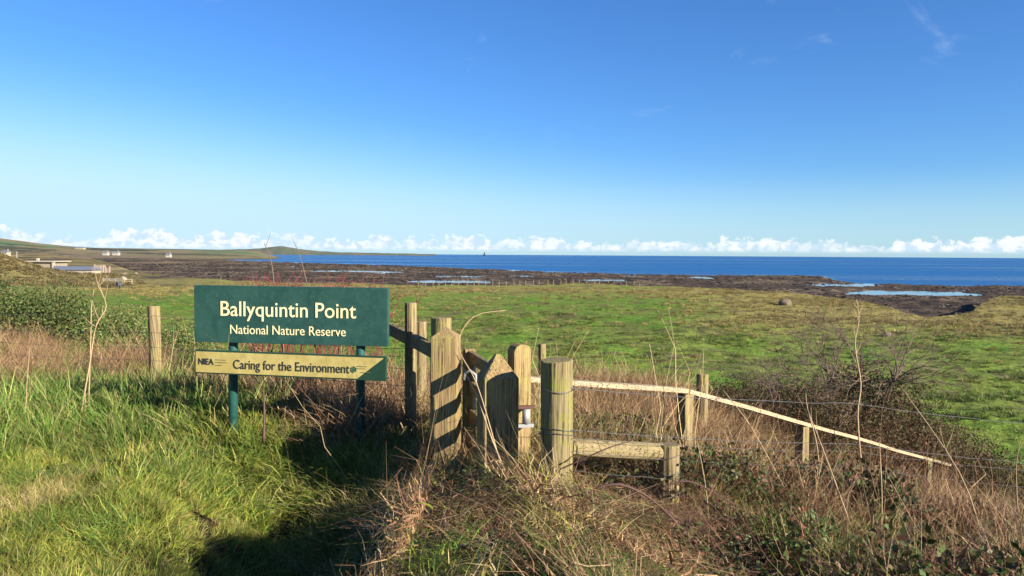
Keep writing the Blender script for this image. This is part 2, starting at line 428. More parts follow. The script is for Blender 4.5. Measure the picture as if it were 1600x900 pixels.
# far headland across the bay
hx = [340, 380, 405, 425, 440, 455, 475, 500, 530, 560, 600, 640, 680]; hh = [5, 6.2, 7.5, 10, 11.4, 9.2, 6, 3.6, 2.4, 1.9, 1.3, .8, .15]
D0 = 5200
pxs = np.linspace(340, 680, 160); hs_ = np.interp(pxs, hx, hh)*D0/FPX + (fbm(pxs*.15, pxs*0, 71)-.5)*4.
prof = np.array([0, .35, .8, 1., .7, 0]); dd = np.array([-520, -330, -120, 60, 300, 600])
V = []; C = []
for j, (p_, q_) in enumerate(zip(prof, dd)):
    X = (pxs-800)/FPX*(D0+q_); Y = np.full_like(X, D0+q_)
    Z = SEA-.5+(hs_+CAM_Z-SEA)*p_
    V.append(np.stack([X, Y, Z], 1)); nn = fbm(pxs*.1, pxs*0+j*3, 72)
    C.append(lerp3(np.tile(np.array([.13, .16, .11]), (160, 1)), (.20, .18, .13), sst(.45, .6, nn)))
hme = np_mesh('headland', np.concatenate(V), grid_faces(6, 160), gm, np.concatenate(C))
o = bpy.data.objects.new('headland', hme); COL.objects.link(o); o['kind'] = 'structure'
# ------------------------------------------------------------------ the sign
def sign_mat(name, c, c2, dirt=None):
    c, c2 = tuple(q*.70 for q in c), tuple(q*.70 for q in c2); dirt = tuple(q*.70 for q in dirt) if dirt else None
    m, t, b = new_mat(name)
    n = tex(t, 7, 6, .7); n2 = tex(t, 30, 4, .7); n3 = tex(t, 1, 4, .6, sc=(16, 16, 2.2))
    col = mixc(t, maprange(t, n, .35, .65), c, c2)
    col = mixc(t, math_n(t, 'MULTIPLY', maprange(t, n2, .5, .68), .5), col, dirt or tuple(x*1.5 for x in c2))
    col = mixc(t, math_n(t, 'MULTIPLY', maprange(t, n3, .55, .72), .45), col, tuple(x*.62 for x in c))     # runs of grime
    t.links.new(col, b.inputs['Base Color']); b.inputs['Roughness'].default_value = .55; b.inputs['Specular IOR Level'].default_value = .3
    return m
M['sign_green'] = sign_mat('sign_green_paint', (.017, .070, .058), (.028, .092, .076), (.06, .125, .105))
M['sign_cream'] = sign_mat('sign_cream_paint', (.50, .40, .13), (.60, .50, .19), (.33, .27, .09))
M['letter_cream'] = simple('cream_lettering', (.86, .80, .48), .6, 0, .06, 20)
M['letter_dark'] = simple('dark_lettering', (.03, .035, .03), .6, 0, .1, 20)
M['letter_faint'] = simple('faded_lettering', (.20, .17, .075), .6, 0, .1, 20)
M['sign_dark'] = sign_mat('sign_dark_green', (.013, .05, .030), (.02, .065, .042))
M['sign_post'] = simple('green_tube_paint', (.025, .105, .095), .4, 0, .3, 12)
def text_mesh(s, size, bold=0., sx=1.):
    cu = bpy.data.curves.new('t', 'FONT'); cu.body = s; cu.size = size; cu.offset = bold; cu.resolution_u = 4; cu.extrude = .0012
    ob = bpy.data.objects.new('t', cu); COL.objects.link(ob)
    bpy.context.view_layer.update()
    me = bpy.data.meshes.new_from_object(ob.evaluated_get(bpy.context.evaluated_depsgraph_get()))
    v = np.array([q.co[:] for q in me.vertices]); f = [list(p.vertices) for p in me.polygons]
    bpy.data.objects.remove(ob); bpy.data.curves.remove(cu); bpy.data.meshes.remove(me)
    v[:, 0] *= sx
    return v, f
def plate(TL, TR, BL):
    U = (TR-TL).normalized(); Vv = (BL-TL); Vv = (Vv-U*Vv.dot(U)).normalized(); N = U.cross(Vv).normalized()   # U right, Vv down
    if N.y > 0: N = -N
    return U, Vv, N, (TR-TL).length, (BL-TL).length
sb = P(450, 672, 5.75); sb.z = ground1(sb.x, sb.y)
sign = empty('nature_reserve_sign', sb, 'green reserve sign with cream lettering above a narrow cream board, on two green posts', 'sign')
def letter(s, size, bold, sx, u0, u1, v, A, U, Vv, N, mat, name, parent, lift=.004, slope=0.):
    """text line from u0 to u1 (metres along the board), baseline v metres below the top"""
    vv, ff = text_mesh(s, size, bold, sx)
    x0, x1 = vv[:, 0].min(), vv[:, 0].max(); k = (u1-u0)/(x1-x0)
    W = [A + U*(u0+(q[0]-x0)*k) + Vv*(v-q[1]) + N*(lift+q[2]) for q in vv]
    # one part per character: loose islands joined where they overlap along the line (dot and stem of an i)
    par = list(range(len(vv)))
    def find(i):
        while par[i] != i: par[i] = par[par[i]]; i = par[i]
        return i
    for f in ff:
        for q in f[1:]: par[find(q)] = find(f[0])
    isl = {}
    for i in range(len(vv)): isl.setdefault(find(i), []).append(i)
    grp = sorted(([vv[g, 0].min(), vv[g, 0].max(), g] for g in isl.values()), key=lambda q: q[0]); out = []
    for g in grp:
        if out and min(g[1], out[-1][1])-g[0] > .5*min(g[1]-g[0], out[-1][1]-out[-1][0]): out[-1][1] = max(out[-1][1], g[1]); out[-1][2] = out[-1][2]+g[2]
        else: out.append(g)
    for g in out:
        ids = {i: n for n, i in enumerate(g[2])}
        mk('letter', [W[i] for i in g[2]], [[ids[i] for i in f] for f in ff if f[0] in ids], mat, parent)
# upper panel
TL, TR, BL = P(303, 445.5, 5.86), P(606, 450, 5.66), P(303, 534, 5.86)
U, Vv, N, w, h = plate(TL, TR, BL); h = .452
pan = MB(); Mx = Matrix((U, N, -Vv)).transposed()
pan.box(TL+U*w/2+Vv*h/2-N*.022, (w, .044, h), Mx, .004)
pan = pan.build('panel', M['sign_green'], sign); pan['label'] = 'large green panel reading Ballyquintin Point, National Nature Reserve'
s_ = w/303.
letter('Ballyquintin Point', .168, .0009, .86, 43*s_, 255*s_, 45.5*s_, TL, U, Vv, N, M['letter_cream'], 'lettering', pan)
letter('National Nature Reserve', .104, .0, .86, 58*s_, 239*s_, 72.5*s_, TL, U, Vv, N, M['letter_cream'], 'lettering', pan)
# lower board
TL2, TR2, BL2 = P(304, 546.5, 5.72), P(603, 557.5, 5.44), P(304, 581, 5.72)
U2, V2, N2, w2, h2 = plate(TL2, TR2, BL2); h2 = .183
Mx2 = Matrix((U2, N2, -V2)).transposed()
fr = MB().box(TL2+U2*w2/2+V2*h2/2-N2*.016, (w2, .032, h2), Mx2, .003).build('frame', M['sign_dark'], sign)
fr['label'] = 'narrow board with dark green frame reading Caring for the Environment'
s2 = w2/299.; e = .011
body = MB().prism([(e, e), (w2-.10*w2-.062, h2-e), (0, 0)][:0] or [(e, -e), (w2-e-.004, -e), (w2-.225, -(h2-e)), (e, -(h2-e))], TL2+N2*.0035, U2, -V2, .003)
face = body.build('face', M['sign_cream'], fr)
letter('Caring for the Environment', .1, .0005, .84, 63.5*s2, 245*s2, 25.5*s2, TL2, U2, V2, N2, M['letter_dark'], 'lettering', fr, .006)
letter('NIEA', .066, .0014, .9, 7*s2, 32*s2, 21.*s2, TL2, U2, V2, N2, M['letter_dark'], 'lettering', fr, .006)
for (u0, u1, v_) in ((34, 52, 13.5), (34, 54, 17.2), (34, 45, 21.5), (256, 271, 15.), (256, 269, 18.2), (262, 276, 23.5)):
    MB().box(TL2+U2*(u0+u1)/2*s2+V2*v_*s2+N2*.006, ((u1-u0)*s2, .002, .0035), Mx2).build('small_print', M['letter_faint'], fr)
# hexagonal knot emblem: outer hexagon of bars with crossing bars
em = MB(); ec = TL2+U2*251*s2+V2*19.8*s2+N2*.006
hexp = [ec+(U2*math.cos(a)+V2*math.sin(a))*.0235 for a in [R(60*k+30) for k in range(6)]]
for k in range(6):
    em.tube([hexp[k], hexp[(k+1) % 6]], .0022, 5); em.tube([hexp[k], ec+(hexp[(k+2) % 6]-ec)*.45], .0016, 5)
    em.tube([ec, ec+(hexp[k]-ec)*.8], .0015, 5)
em.build('emblem', simple('emblem_green', (.02, .11, .07), .6, 0, .1, 10), fr)
for px_, yb, yt in ((357, 676, 536), (559.5, 700, 541)):
    a_ = P(px_, yt, 5.80 if px_ < 450 else 5.66); a_ = a_+Vector((0, .10, 0))
    bz = ground1(a_.x, a_.y)-.3; top_ = a_+Vector((0, 0, .38))
    top_ = Vector((a_.x, a_.y, a_.z+.30))
    po = MB().tube([(a_.x-.012, a_.y, bz), (a_.x, a_.y, a_.z), top_], .036, 16).build('post', M['sign_post'], sign, True)
    br = MB().box((a_.x, a_.y-.03, a_.z-.02+.25), (.12, .03, .03), None, .004).build('bracket', M['galv'], po)

# ------------------------------------------------------------------ gate, posts and rails
def round_post(name, base, top, r, mat, parent, n=22, slant=.0):
    base, top = Vector(base), Vector(top); L = (top-base).length; k = 7
    pts = [base.lerp(top, i/k) for i in range(k+1)]
    v = []; f = []; ax = (top-base).normalized(); e1 = ax.orthogonal().normalized(); e2 = ax.cross(e1)
    ph = random.random()*9
    for i, p in enumerate(pts+[top]):
        for j in range(n):
            a = 2*math.pi*j/n; rr = r*(1+.035*math.sin(3*a+ph)+.03*math.sin(7*a+ph*2)+random.uniform(-.012, .012))
            if i == k: q = p-ax*.006 
            elif i == k+1: rr *= .93; q = p
            else: q = p
            v.append(q+(e1*math.cos(a)+e2*math.sin(a))*rr + (ax*slant*math.cos(a) if i >= k else Vector()))
    m_ = len(pts)+1
    for i in range(m_-1):
        for j in range(n): f.append((i*n+j, i*n+(j+1) % n, (i+1)*n+(j+1) % n, (i+1)*n+j))
    f.append(tuple((m_-1)*n+j for j in range(n)))
    return mk(name, v, f, mat, parent)
M['post_top'] = wood('mossy_post', 'z', (.15, .115, .058), (.31, .25, .13), (.22, .24, .035), .85)
def yawM(deg): return Matrix.Rotation(R(deg), 3, 'Z')
def cap_post(name, px, ytop_apex, yshoulder, d, wdt, yaw, mat, parent, deep=None):
    """square post with a four-way weathered (pyramid) top"""
    apex = P(px, ytop_apex, d); sh = P(px, yshoulder, d-wdt*.5)
    deep = deep or wdt; g = ground1(apex.x, apex.y)-.3
    A = yawM(yaw); hw, hd = wdt/2, deep/2; zs = sh.z; bv = .008
    ring = [(-hw+bv, -hd), (hw-bv, -hd), (hw, -hd+bv), (hw, hd-bv), (hw-bv, hd), (-hw+bv, hd), (-hw, hd-bv), (-hw, -hd+bv)]
    v = []; f = []
    zz = [g, g+.4*(zs-g), g+.75*(zs-g), zs-.006, zs]
    for i, z_ in enumerate(zz):
        k = .985 if i == 4 else 1
        for (a_, b_) in ring:
            q = A @ Vector((a_*k, b_*k, 0)); v.append((apex.x+q.x+random.uniform(-.0015, .0015), apex.y+q.y+random.uniform(-.0015, .0015), z_))
    for i in range(4):
        for j in range(8): f.append((i*8+j, i*8+(j+1) % 8, (i+1)*8+(j+1) % 8, (i+1)*8+j))
    for (a_, b_) in ring:
        q = A @ Vector((a_*.12, b_*.12, 0)); v.append((apex.x+q.x, apex.y+q.y, apex.z))
    for j in range(8): f.append((32+j, 32+(j+1) % 8, 40+(j+1) % 8, 40+j))
    f.append(tuple(range(40, 48)))
    return mk(name, v, f, mat, parent)
def round_top_board(name, A, B_dir, wd, th, zb, zt, mat, parent):
    """upright board, round headed; A = centre foot, B_dir = along its width"""
    U = Vector(B_dir).normalized(); Z = Vector((0, 0, 1)); n = 12; hw = wd/2
    out = [(-hw, zb), (hw, zb), (hw, zt-hw*.8)] + [(hw*math.cos(a), zt-hw*.8+hw*.8*math.sin(a)) for a in [math.pi*k/n for k in range(1, n)]] + [(-hw, zt-hw*.8)]
    W = U.cross(Z)
    return MB().prism(out, Vector((A[0], A[1], 0))+W*th/2, U, Z, th).build(name, mat, parent)
# gate posts
gp1 = P(697, 700, 5.3)
pl = empty('gate_post', (gp1.x, gp1.y, ground1(gp1.x, gp1.y)), 'square gate post with pointed top, striped by slanting rail shadows', 'post', 'square gate posts')
cap_post('post', 697, 512, 528, 5.3, .19, -6, M['gatepost'], pl)
fp = P(777, 700, 4.62)
pr = empty('gate_post', (fp.x, fp.y, ground1(fp.x, fp.y)), 'thick square gate post with pointed top, dark shadow arch on its front', 'post', 'square gate posts')
cap_post('post', 778, 553, 592, 4.62, .222, 14, M['gatepost'], pr, .215)
# the gate leaf running back from the right-hand post
ga = P(733, 600, 5.52); gb = Vector((fp.x-.015, fp.y+.13, 0)); gdir = Vector((ga.x-gb.x, ga.y-gb.y, 0)); gl = gdir.length; gdir.normalize()
gate = empty('wicket_gate', (gb.x, gb.y, ground1(gb.x, gb.y)), 'small dark timber wicket gate with round-topped stile, half hidden between the square posts', 'gate')
gz = ground1(gb.x, gb.y)
ztop = P(733, 545, 5.5).z
round_top_board('stile', ga, gdir, .13, .075, gz+.02, ztop, M['gatepost'], gate)
round_top_board('stile', gb+gdir*.08, gdir, .11, .07, gz+.02, ztop-.06, M['gatepost'], gate)
for k, zr in enumerate((.80, .585, .375, .165)):
    c_ = gb+gdir*(gl/2+.02)+Vector((0, 0, gz+zr)); ang = math.degrees(math.atan2(gdir.y, gdir.x))
    MB().box(c_, (gl-.10, .038, .085), yawM(ang), .006).build('rail', M['raily'], gate)
ls = P(741, 575, 5.42)
MB().box((ls.x, ls.y, ls.z-.19), (.012, .045, .40), yawM(20), .003).build('latch_strip', M['galv'], gate)
hb = P(735, 583, 5.40)
MB().tube([hb+Vector((-.05, 0, -.05)), hb+Vector((-.04, 0, .0)), hb+Vector((0, -.02, .02)), hb+Vector((.04, -.02, -.01)), hb+Vector((.045, -.02, -.09))], .012, 8).build('latch_loop', M['galv'], gate, True)
# round-headed latch post behind
lp = P(811, 650, 5.25); lg = ground1(lp.x, lp.y)
lat = empty('latch_post', (lp.x, lp.y, lg), 'round-topped timber post with a galvanised latch, behind the thick square post', 'post')
round_top_board('post', lp, (1, .55, 0), .135, .10, lg-.3, P(811, 537, 5.25).z, M['gatepost'], lat)
q = P(822, 650, 5.12)
hg = MB().tube([q+Vector((0, 0, -.055)), q+Vector((0, 0, .05))], .027, 14).build('latch_tube', M['galv'], lat, True)
MB().box(q+Vector((-.01, .0, .063)), (.13, .05, .018), yawM(10), .003).build('latch_plate', simple('rusty_iron', (.16, .07, .05), .8, .2, .4, 30), lat)
MB().box(q+Vector((-.01, .0, -.066)), (.12, .05, .024), yawM(10), .003).build('latch_plate', M['galv'], lat)

# big round strainer post, short post and horizontal brace
hp = P(870, 700, 4.3); hgz = ground1(hp.x, hp.y)
big = empty('strainer_post', (hp.x, hp.y, hgz), 'thick round timber post with mossy flat top and wire wrapped round it', 'post')
ht = P(870, 562, 4.3)
round_post('post', (ht.x+.012, ht.y, hgz-.4), ht, .094, M['post_top'], big, 30, .004)
def wire_wrap(z_, px_, d_, r, parent, name='wire'):
    c_ = P(px_, 700, d_); pts = []
    for k in range(26):
        a = R(360*k/25); pts.append((c_.x+math.cos(a)*r, c_.y+math.sin(a)*r, z_+.012*math.sin(2*a+z_*9)))
    return MB().tube(pts, .0026, 5, False).build(name, M['wire'], parent)
for zz in (P(870, 612, 4.2).z, P(870, 674, 4.2).z, P(870, 681, 4.2).z): wire_wrap(zz, 870, 4.3, .100, big)
kp = P(1046, 740, 4.6); kg = ground1(kp.x, kp.y)
shp = empty('short_post', (kp.x, kp.y, kg), 'short round timber post with a wire net round it at the end of the brace', 'post')
kt = P(1046, 694, 4.6)
round_post('post', (kt.x+.006, kt.y, kg-.4), kt, .064, M['post'], shp)
for zz in (kt.z-.07, kt.z-.17, kt.z-.30): wire_wrap(zz, 1046, 4.6, .069, shp)
b0, b1 = P(890, 700, 4.34), P(1036, 706, 4.62)
brc = MB().tube([b0, b0.lerp(b1, .33), b0.lerp(b1, .66), b1], [.053, .055, .056, .055], 16, True, .03).build('brace_rail', M['railx'], None, False, b0)
tag(brc, 'round horizontal timber brace between the thick post and the short post', 'rail')

# bleached handrail going down the bank
hr0, hr1, hr2 = P(818, 591.5, 5.35), P(1072, 610, 6.0), P(1482, 726, 11.6)
hand = empty('handrail', (hr1.x, hr1.y, ground1(hr1.x, hr1.y)), 'bleached timber handrail on square posts sloping down the bank to the right', 'handrail')
def beam(a, b, wy, hz_, name, mat, parent, segs=5):
    a, b = Vector(a), Vector(b); dr = (b-a).normalized(); side = Vector((0, 0, 1)).cross(dr).normalized(); up = dr.cross(side)
    v = []; f = []
    for i in range(segs+1):
        p = a.lerp(b, i/segs)+Vector((random.uniform(-.004, .004), random.uniform(-.004, .004), random.uniform(-.004, .004)))
        for (s1, s2_) in ((-1, -1), (1, -1), (1, 1), (-1, 1)): v.append(p+side*s1*wy/2+up*s2_*hz_/2)
    for i in range(segs):
        for j in range(4): f.append((i*4+j, i*4+(j+1) % 4, (i+1)*4+(j+1) % 4, (i+1)*4+j))
    f += [(3, 2, 1, 0), tuple(segs*4+j for j in range(4))]
    return mk(name, v, f, mat, parent)
beam(hr0, hr1, .085, .036, 'rail', M['rail_pale'], hand)
hm = hr1.lerp(hr2, .60)
beam(hr1+Vector((0, 0, -.003)), hm, .085, .036, 'rail', M['rail_pale'], hand)
beam(hm+Vector((0, 0, -.01)), hr2, .085, .036, 'rail', M['rail_pale'], hand)
for (px_, d_, yw, wd) in ((1065, 6.02, 32, .095), (1250, 7.75, 32, .10), (1446, 10.9, 32, .11)):
    tt = (P(px_, 600, d_).x-hr1.x)/(hr2.x-hr1.x); c_ = hr1.lerp(hr2, max(0, tt)); tz = c_.z-.03
    g_ = ground1(c_.x, c_.y)-.3
    MB().box((c_.x, c_.y+.02, (tz+g_)/2), (wd, wd, tz-g_), yawM(yw), .006).build('post', M['post'], hand)

# timber fence left of the gate: rail and round posts
rf = empty('rail_fence', (P(642, 600, 5.85).x, 5.85, 0), 'dark timber rail on round posts running from behind the sign to the gate', 'fence')
round_post('post', (P(642, 600, 5.95).x, 5.95, -.4), P(642, 473, 5.95), .048, M['post'], rf)
round_post('post', (P(658, 600, 6.6).x, 6.6, -.4), P(658, 502, 6.6), .05, M['post'], rf)
round_post('post', (P(690, 600, 5.62).x, 5.62, -.4), P(690, 496, 5.62), .077, M['post'], rf)
r0, r1 = P(560, 488, 7.6), P(682, 551, 5.38)
beam(r0, r1, .05, .10, 'rail', M['raily'], rf)

# wire fences
def sag(a, b, s=.03, n=14): return [Vector(a).lerp(Vector(b), k/n)+Vector((random.uniform(-1, 1)*.004, 0, -s*4*(k/n)*(1-k/n)+random.uniform(-1, 1)*.004)) for k in range(n+1)]
def barbs(mb, pts, step=.11):
    pts = [Vector(p) for p in pts]; acc = 0
    for a_, b_ in zip(pts[:-1], pts[1:]):
        L = (b_-a_).length; n = max(1, int(L/step))
        for k in range(n):
            c_ = a_.lerp(b_, (k+.5)/n)
            d1 = Vector((random.uniform(-.4, .4), random.uniform(-.4, .4), 1)).normalized()*.016; d2 = Vector((d1.z, d1.x, -d1.y))
            mb.tube([c_-d1, c_+d1], .0018, 3); mb.tube([c_-d2, c_+d2], .0018, 3)
wf = empty('wire_fence', (-4.0, 8.0, ground1(-4, 8)), 'wire stock fence with one round post beside the brambles left of the sign', 'fence')
t240 = P(240, 478, 8.0)
round_post('post', (t240.x+.02, 8.0, ground1(t240.x, 8)-.3), t240, .062, M['post'], wf)
lf0 = P(-90, 473, 9.4)
round_post('post', (lf0.x, lf0.y, ground1(lf0.x, lf0.y)-.3), lf0, .06, M['post'], wf)
pB = P(642, 490, 5.95)
for k, dz in enumerate((.10, .28, .44, .58, .70, .82)):
    a_ = Vector((lf0.x, lf0.y-.06, lf0.z-dz)); b_ = Vector((t240.x, t240.y-.062, t240.z-dz)); c_ = Vector((pB.x, pB.y-.05, pB.z-dz))
    pts = sag(a_, b_)+sag(b_, c_)[1:]
    MB().tube(pts, .0022, 4, False).build('wire', M['wire'], wf)
wr = empty('wire_fence', (hp.x+2, hp.y, 0), 'barbed wire and sheep netting strung from the thick post towards the right', 'fence')
ends = [(606, 662, 5.9, 1), (618, 0, 0, 0), (672, 722, 5.85, 1), (684, 734, 5.85, 0), (706, 760, 5.85, 0), (735, 795, 5.8, 0)]
for (y0, y1, d1, bb) in ends:
    if not y1: continue
    a_ = P(893, y0, 4.24); b_ = P(1330, (y0+y1)/2-4, 5.3); c_ = P(1800, y1+14, 6.1)
    pts = sag(a_, b_, .02)+sag(b_, c_, .03)[1:]
    m_ = MB().tube(pts, .0021 if bb else .0014, 4, False)
    if bb: barbs(m_, pts)
    m_.build('wire', M['wire'], wr)
for k in range(18):
    f_ = .02+k/18.; a_ = P(893+f_*900, 672+f_*62, 4.24+f_*1.86); b_ = P(893+f_*900+2, 735+f_*75, 4.24+f_*1.86)
    MB().tube([a_, b_], .0011, 4, False).build('stay_wire', M['wire'], wr)
o = round_post('post', P(1830, 860, 6.2)-Vector((0, 0, .5)), P(1830, 655, 6.2), .06, M['post'], wr)
# lone posts behind the gate
for px_, yt, d_, r_, lab in ((847, 537, 9.5, .05, 'slim round fence post beyond the latch post, in tan dead growth'), (1098, 584, 9.5, .075, 'squat square-cut stump of a post in dead bracken behind the handrail')):
    tp = P(px_, yt, d_); g_ = ground1(tp.x, tp.y)-.2
    o = round_post('fence_post', (tp.x, tp.y, g_), tp, r_, M['post'], None); tag(o, lab, 'post')
tp = P(5, 447, 26); o = round_post('fence_post', (tp.x, tp.y, ground1(tp.x, tp.y)-.2), tp, .14, M['post'], None); tag(o, 'weathered post end showing above the gorse at the left edge', 'post')

# ------------------------------------------------------------------ far things
def gp(px, d): 
    v = P(px, 420, d); return Vector((v.x, v.y, ground1(v.x, v.y)))
# fence along the field edge
ff_ = empty('field_fence', gp(780, 196), 'distant line of thin fence posts along the seaward edge of the green field', 'fence')
for px_ in np.arange(655, 1010, 10.5):
    d_ = float(np.interp(px_, FE_X, FE_D))-7; a_ = gp(px_+random.uniform(-2, 2), d_)
    MB().tube([a_-Vector((0, 0, .2)), a_+Vector((random.uniform(-.05, .05), 0, random.uniform(1.1, 1.4)))], .09, 6).build('post', M['post'], ff_)
for px_, d_, h_, lab in ((1109, 118, 1.6, 'taller of the two thin posts standing in the olive turf, mid right'), (1121, 120, .9, 'shorter of the two thin posts standing in the olive turf, mid right'),
        (1404, 86, 1.2, 'thin pale post in the straw coloured turf below the tidal pool'), (1206, 110, .8, 'thin post in the turf below the lone boulder'), (1281, 100, .8, 'thin pale post in the turf between boulder and pool'),
        (1261, 98, .9, 'short post in the turf right of the boulder'), (345, 190, 2.0, 'tall thin post standing beyond the top edge of the sign')):
    a_ = gp(px_, d_); o = MB().tube([a_-Vector((0, 0, .2)), a_+Vector((.03, 0, h_))], [.07, .06], 7).build('marker_post', M['post'], None, False, a_); tag(o, lab, 'post', 'thin posts out in the field')
def boulder(name, c, r, lab, cat, mat, group=None, sq=(1, .8, .7)):
    bm = bmesh.new(); bmesh.ops.create_icosphere(bm, subdivisions=3, radius=1)
    ph = random.random()*50
    v = []
    for q in bm.verts:
        p = q.co; k = 1+.55*(float(fbm(np.array([p.x*1.3+ph]), np.array([p.y*1.3+p.z*1.7]), 81)[0])-.5)
        v.append((c[0]+p.x*k*r*sq[0], c[1]+p.y*k*r*sq[1], c[2]+p.z*k*r*sq[2]+r*.25))
    f = [[w_.index for w_ in q.verts] for q in bm.faces]; bm.free()
    o = mk(name, v, f, mat, None, False, c); return tag(o, lab, cat, group)
boulder('boulder', gp(1228, 116), 1.0, 'lone rounded boulder sitting on the turf, mid right', 'boulder', M['boulder'])
boulder('boulder', gp(1388, 72), .45, 'small dark rock in the straw coloured turf, far right', 'boulder', M['boulder'])
# ruined farm / lookout buildings on the left
def far_box(name, px0, px1, yt, yb, d, dep, mat, parent, bev=0.):
    a_ = P(px0, yt, d); b_ = P(px1, yb, d)
    return MB().box(((a_.x+b_.x)/2, d+dep/2, (a_.z+b_.z)/2), (b_.x-a_.x, dep, a_.z-b_.z)).build(name, mat, parent)
bo = empty('flat_roofed_building', gp(52, 262), 'flat roofed grey-brown building with a mast behind the brown knoll', 'building')
far_box('wall', 22, 82, 409.5, 434, 262, 9, M['wall'], bo)
rf_ = far_box('roof', 20.5, 83.5, 407.5, 409.5, 261, 10.6, M['wallpale'], bo)
far_box('chimney', 56.5, 59.5, 403.5, 407.4, 264, 1, M['wallpale'], rf_)
far_box('mast_base', 24, 28, 404.5, 407.4, 264, 1, M['wallpale'], rf_)
far_box('pier', 80.6, 83.6, 409.6, 434, 261.3, 1.2, M['wallpale'], bo)
a_ = P(26.3, 405, 264.5); MB().tube([a_, P(26.3, 393, 264.5)], .12, 6).build('mast', M['white'], rf_)
bl = empty('low_farm_building', gp(110, 255), 'low cream walled outbuilding with a long blue-grey slate roof', 'building')
far_box('wall', 60, 143, 422, 436, 252, 6, M['wallpale'], bl)
a_, b_ = P(82, 422.2, 251.6), P(144, 422.2, 251.6); c_ = P(84, 415.5, 255); d_ = P(142, 416, 255)
mk('roof', [a_, b_, d_, c_, a_+Vector((0, 7.5, 0)), b_+Vector((0, 7.5, 0)), d_+Vector((0, .1, 0)), c_+Vector((0, .1, 0))], [(0, 1, 2, 3), (5, 4, 7, 6), (0, 3, 7, 4), (1, 5, 6, 2), (3, 2, 6, 7), (0, 4, 5, 1)], M['slate'], bl)
for (p0, p1, yt, yb) in ((108, 110.5, 424, 431), (124, 134, 425, 431), (96, 101, 424, 428)): far_box('opening', p0, p1, yt, yb, 251.9, .3, M['dark'], bl)
# tumbled stone walls
def rubble(px0, px1, yt, yb, d, lab, mat):
    a_ = P(px0, yt, d); b_ = P(px1, yb, d); n = 14; v = []; f = []
    tops_ = [a_.z+random.uniform(-.8, .15)*(a_.z-b_.z)*.5*(0.2 if 3 < i < n-3 else 1) for i in range(n+1)]
    for i in range(n+1):
        X = a_.x+(b_.x-a_.x)*i/n
        v += [(X, d, b_.z-1), (X, d+random.uniform(-.1, .1), tops_[i]), (X, d+.8, tops_[i]+random.uniform(-.1, .1)), (X, d+.8, b_.z-1)]
    for i in range(n):
        for j in range(4): f.append((i*4+j, (i+1)*4+j, (i+1)*4+(j+1) % 4, i*4+(j+1) % 4))
    f += [(0, 1, 2, 3), (n*4+3, n*4+2, n*4+1, n*4)]
    o = mk('ruined_wall', v, f, mat, None, False, Vector(((a_.x+b_.x)/2, d, b_.z))); tag(o, lab, 'wall')
rubble(143, 171, 414, 434, 258, 'tall ruined stone gable wall at the end of the slate roofed building', M['stone'])
rubble(112, 140, 424, 434, 247, 'low tumbled stone wall in front of the slate roofed building', M['stone'])
rubble(170, 215, 426, 436, 250, 'low broken stone wall right of the ruined gable', M['stone'])
# field gate
fg = empty('field_gate', gp(176, 184), 'pale metal field gate between posts below the ruined gable', 'gate')
g0, g1 = gp(161, 184), gp(190, 184)
for k in range(5): MB().tube([g0+Vector((0, 0, .25+k*.22)), g1+Vector((0, 0, .25+k*.22))], .05, 6).build('bar', M['white'], fg)
for s in (0, .33, .66, 1): MB().tube([g0.lerp(g1, s)+Vector((0, 0, .2)), g0.lerp(g1, s)+Vector((0, 0, 1.2))], .05, 6).build('stay', M['white'], fg)
for px_ in (160, 191): a_ = gp(px_, 184); MB().box(a_+Vector((0, 0, .6)), (.28, .28, 1.6), None, .02).build('post', M['post'], fg)
fr_ = empty('rail_fence', gp(200, 184), 'short bit of pale wooden rail fence right of the metal field gate', 'fence')
a_, b_ = gp(194, 184), gp(206, 184)
for k in (.5, .95): MB().box((a_+b_)/2+Vector((0, 0, k)), ((b_-a_).length, .08, .14)).build('rail', M['rail_pale'], fr_)
for q_ in (a_, b_): MB().box(q_+Vector((0, 0, .55)), (.16, .16, 1.3)).build('post', M['rail_pale'], fr_)
boulder('boulder', gp(193, 196), .9, 'pale boulder behind the metal field gate', 'boulder', simple('pale_rock', (.42, .38, .33), .95, 0, .3, 1.5), None, (1, .8, 1.1))
# distant white houses on the coast
for px_, yb, d_, w_, h_, lab in ((126, 390, 1500, 18, 3.6, 'largest of the distant white houses, on the ridge at left'), (166, 393.5, 1250, 8, 3, 'small white cottage on the far coast right of the ridge house'), (182, 394, 1260, 10, 3, 'long low white cottage on the far coast above the farm'),
        (10, 391.5, 900, 7, 2.5, 'tan cottage at the far left edge below the green hill'), (264, 394.5, 1200, 7, 3, 'tiny white cottage on the far shore above the dark foreshore')):
    c_ = gp(px_, d_); v = P(px_, yb, d_); c_.z = min(v.z, c_.z+3)
    h = empty('cottage', c_, lab, 'house', 'distant cottages')
    mm = M['wallpale'] if 'tan' in lab else M['white']
    MB().box(c_+Vector((0, 0, h_/2-1)), (w_, 7, h_+2)).build('wall', mm, h)
    z0 = c_.z+h_; x0, x1 = c_.x-w_/2-.3, c_.x+w_/2+.3; y0, y1 = c_.y-3.9, c_.y+3.9
    rr_ = mk('roof', [(x0, y0, z0), (x1, y0, z0), (x1, y1, z0), (x0, y1, z0), (x0, c_.y, z0+2.2), (x1, c_.y, z0+2.2)], [(0, 1, 5, 4), (2, 3, 4, 5), (0, 4, 3), (1, 2, 5), (3, 2, 1, 0)], M['slate'], h)
    MB().box((c_.x+w_*.35, c_.y, z0+2.6), (1, .9, 1.6)).build('chimney', mm, rr_)
    for k in (-.28, 0, .28): MB().box((c_.x+w_*k, c_.y-3.55, c_.z+h_*.55), (1.1, .15, 1.3)).build('window', M['dark'], h)
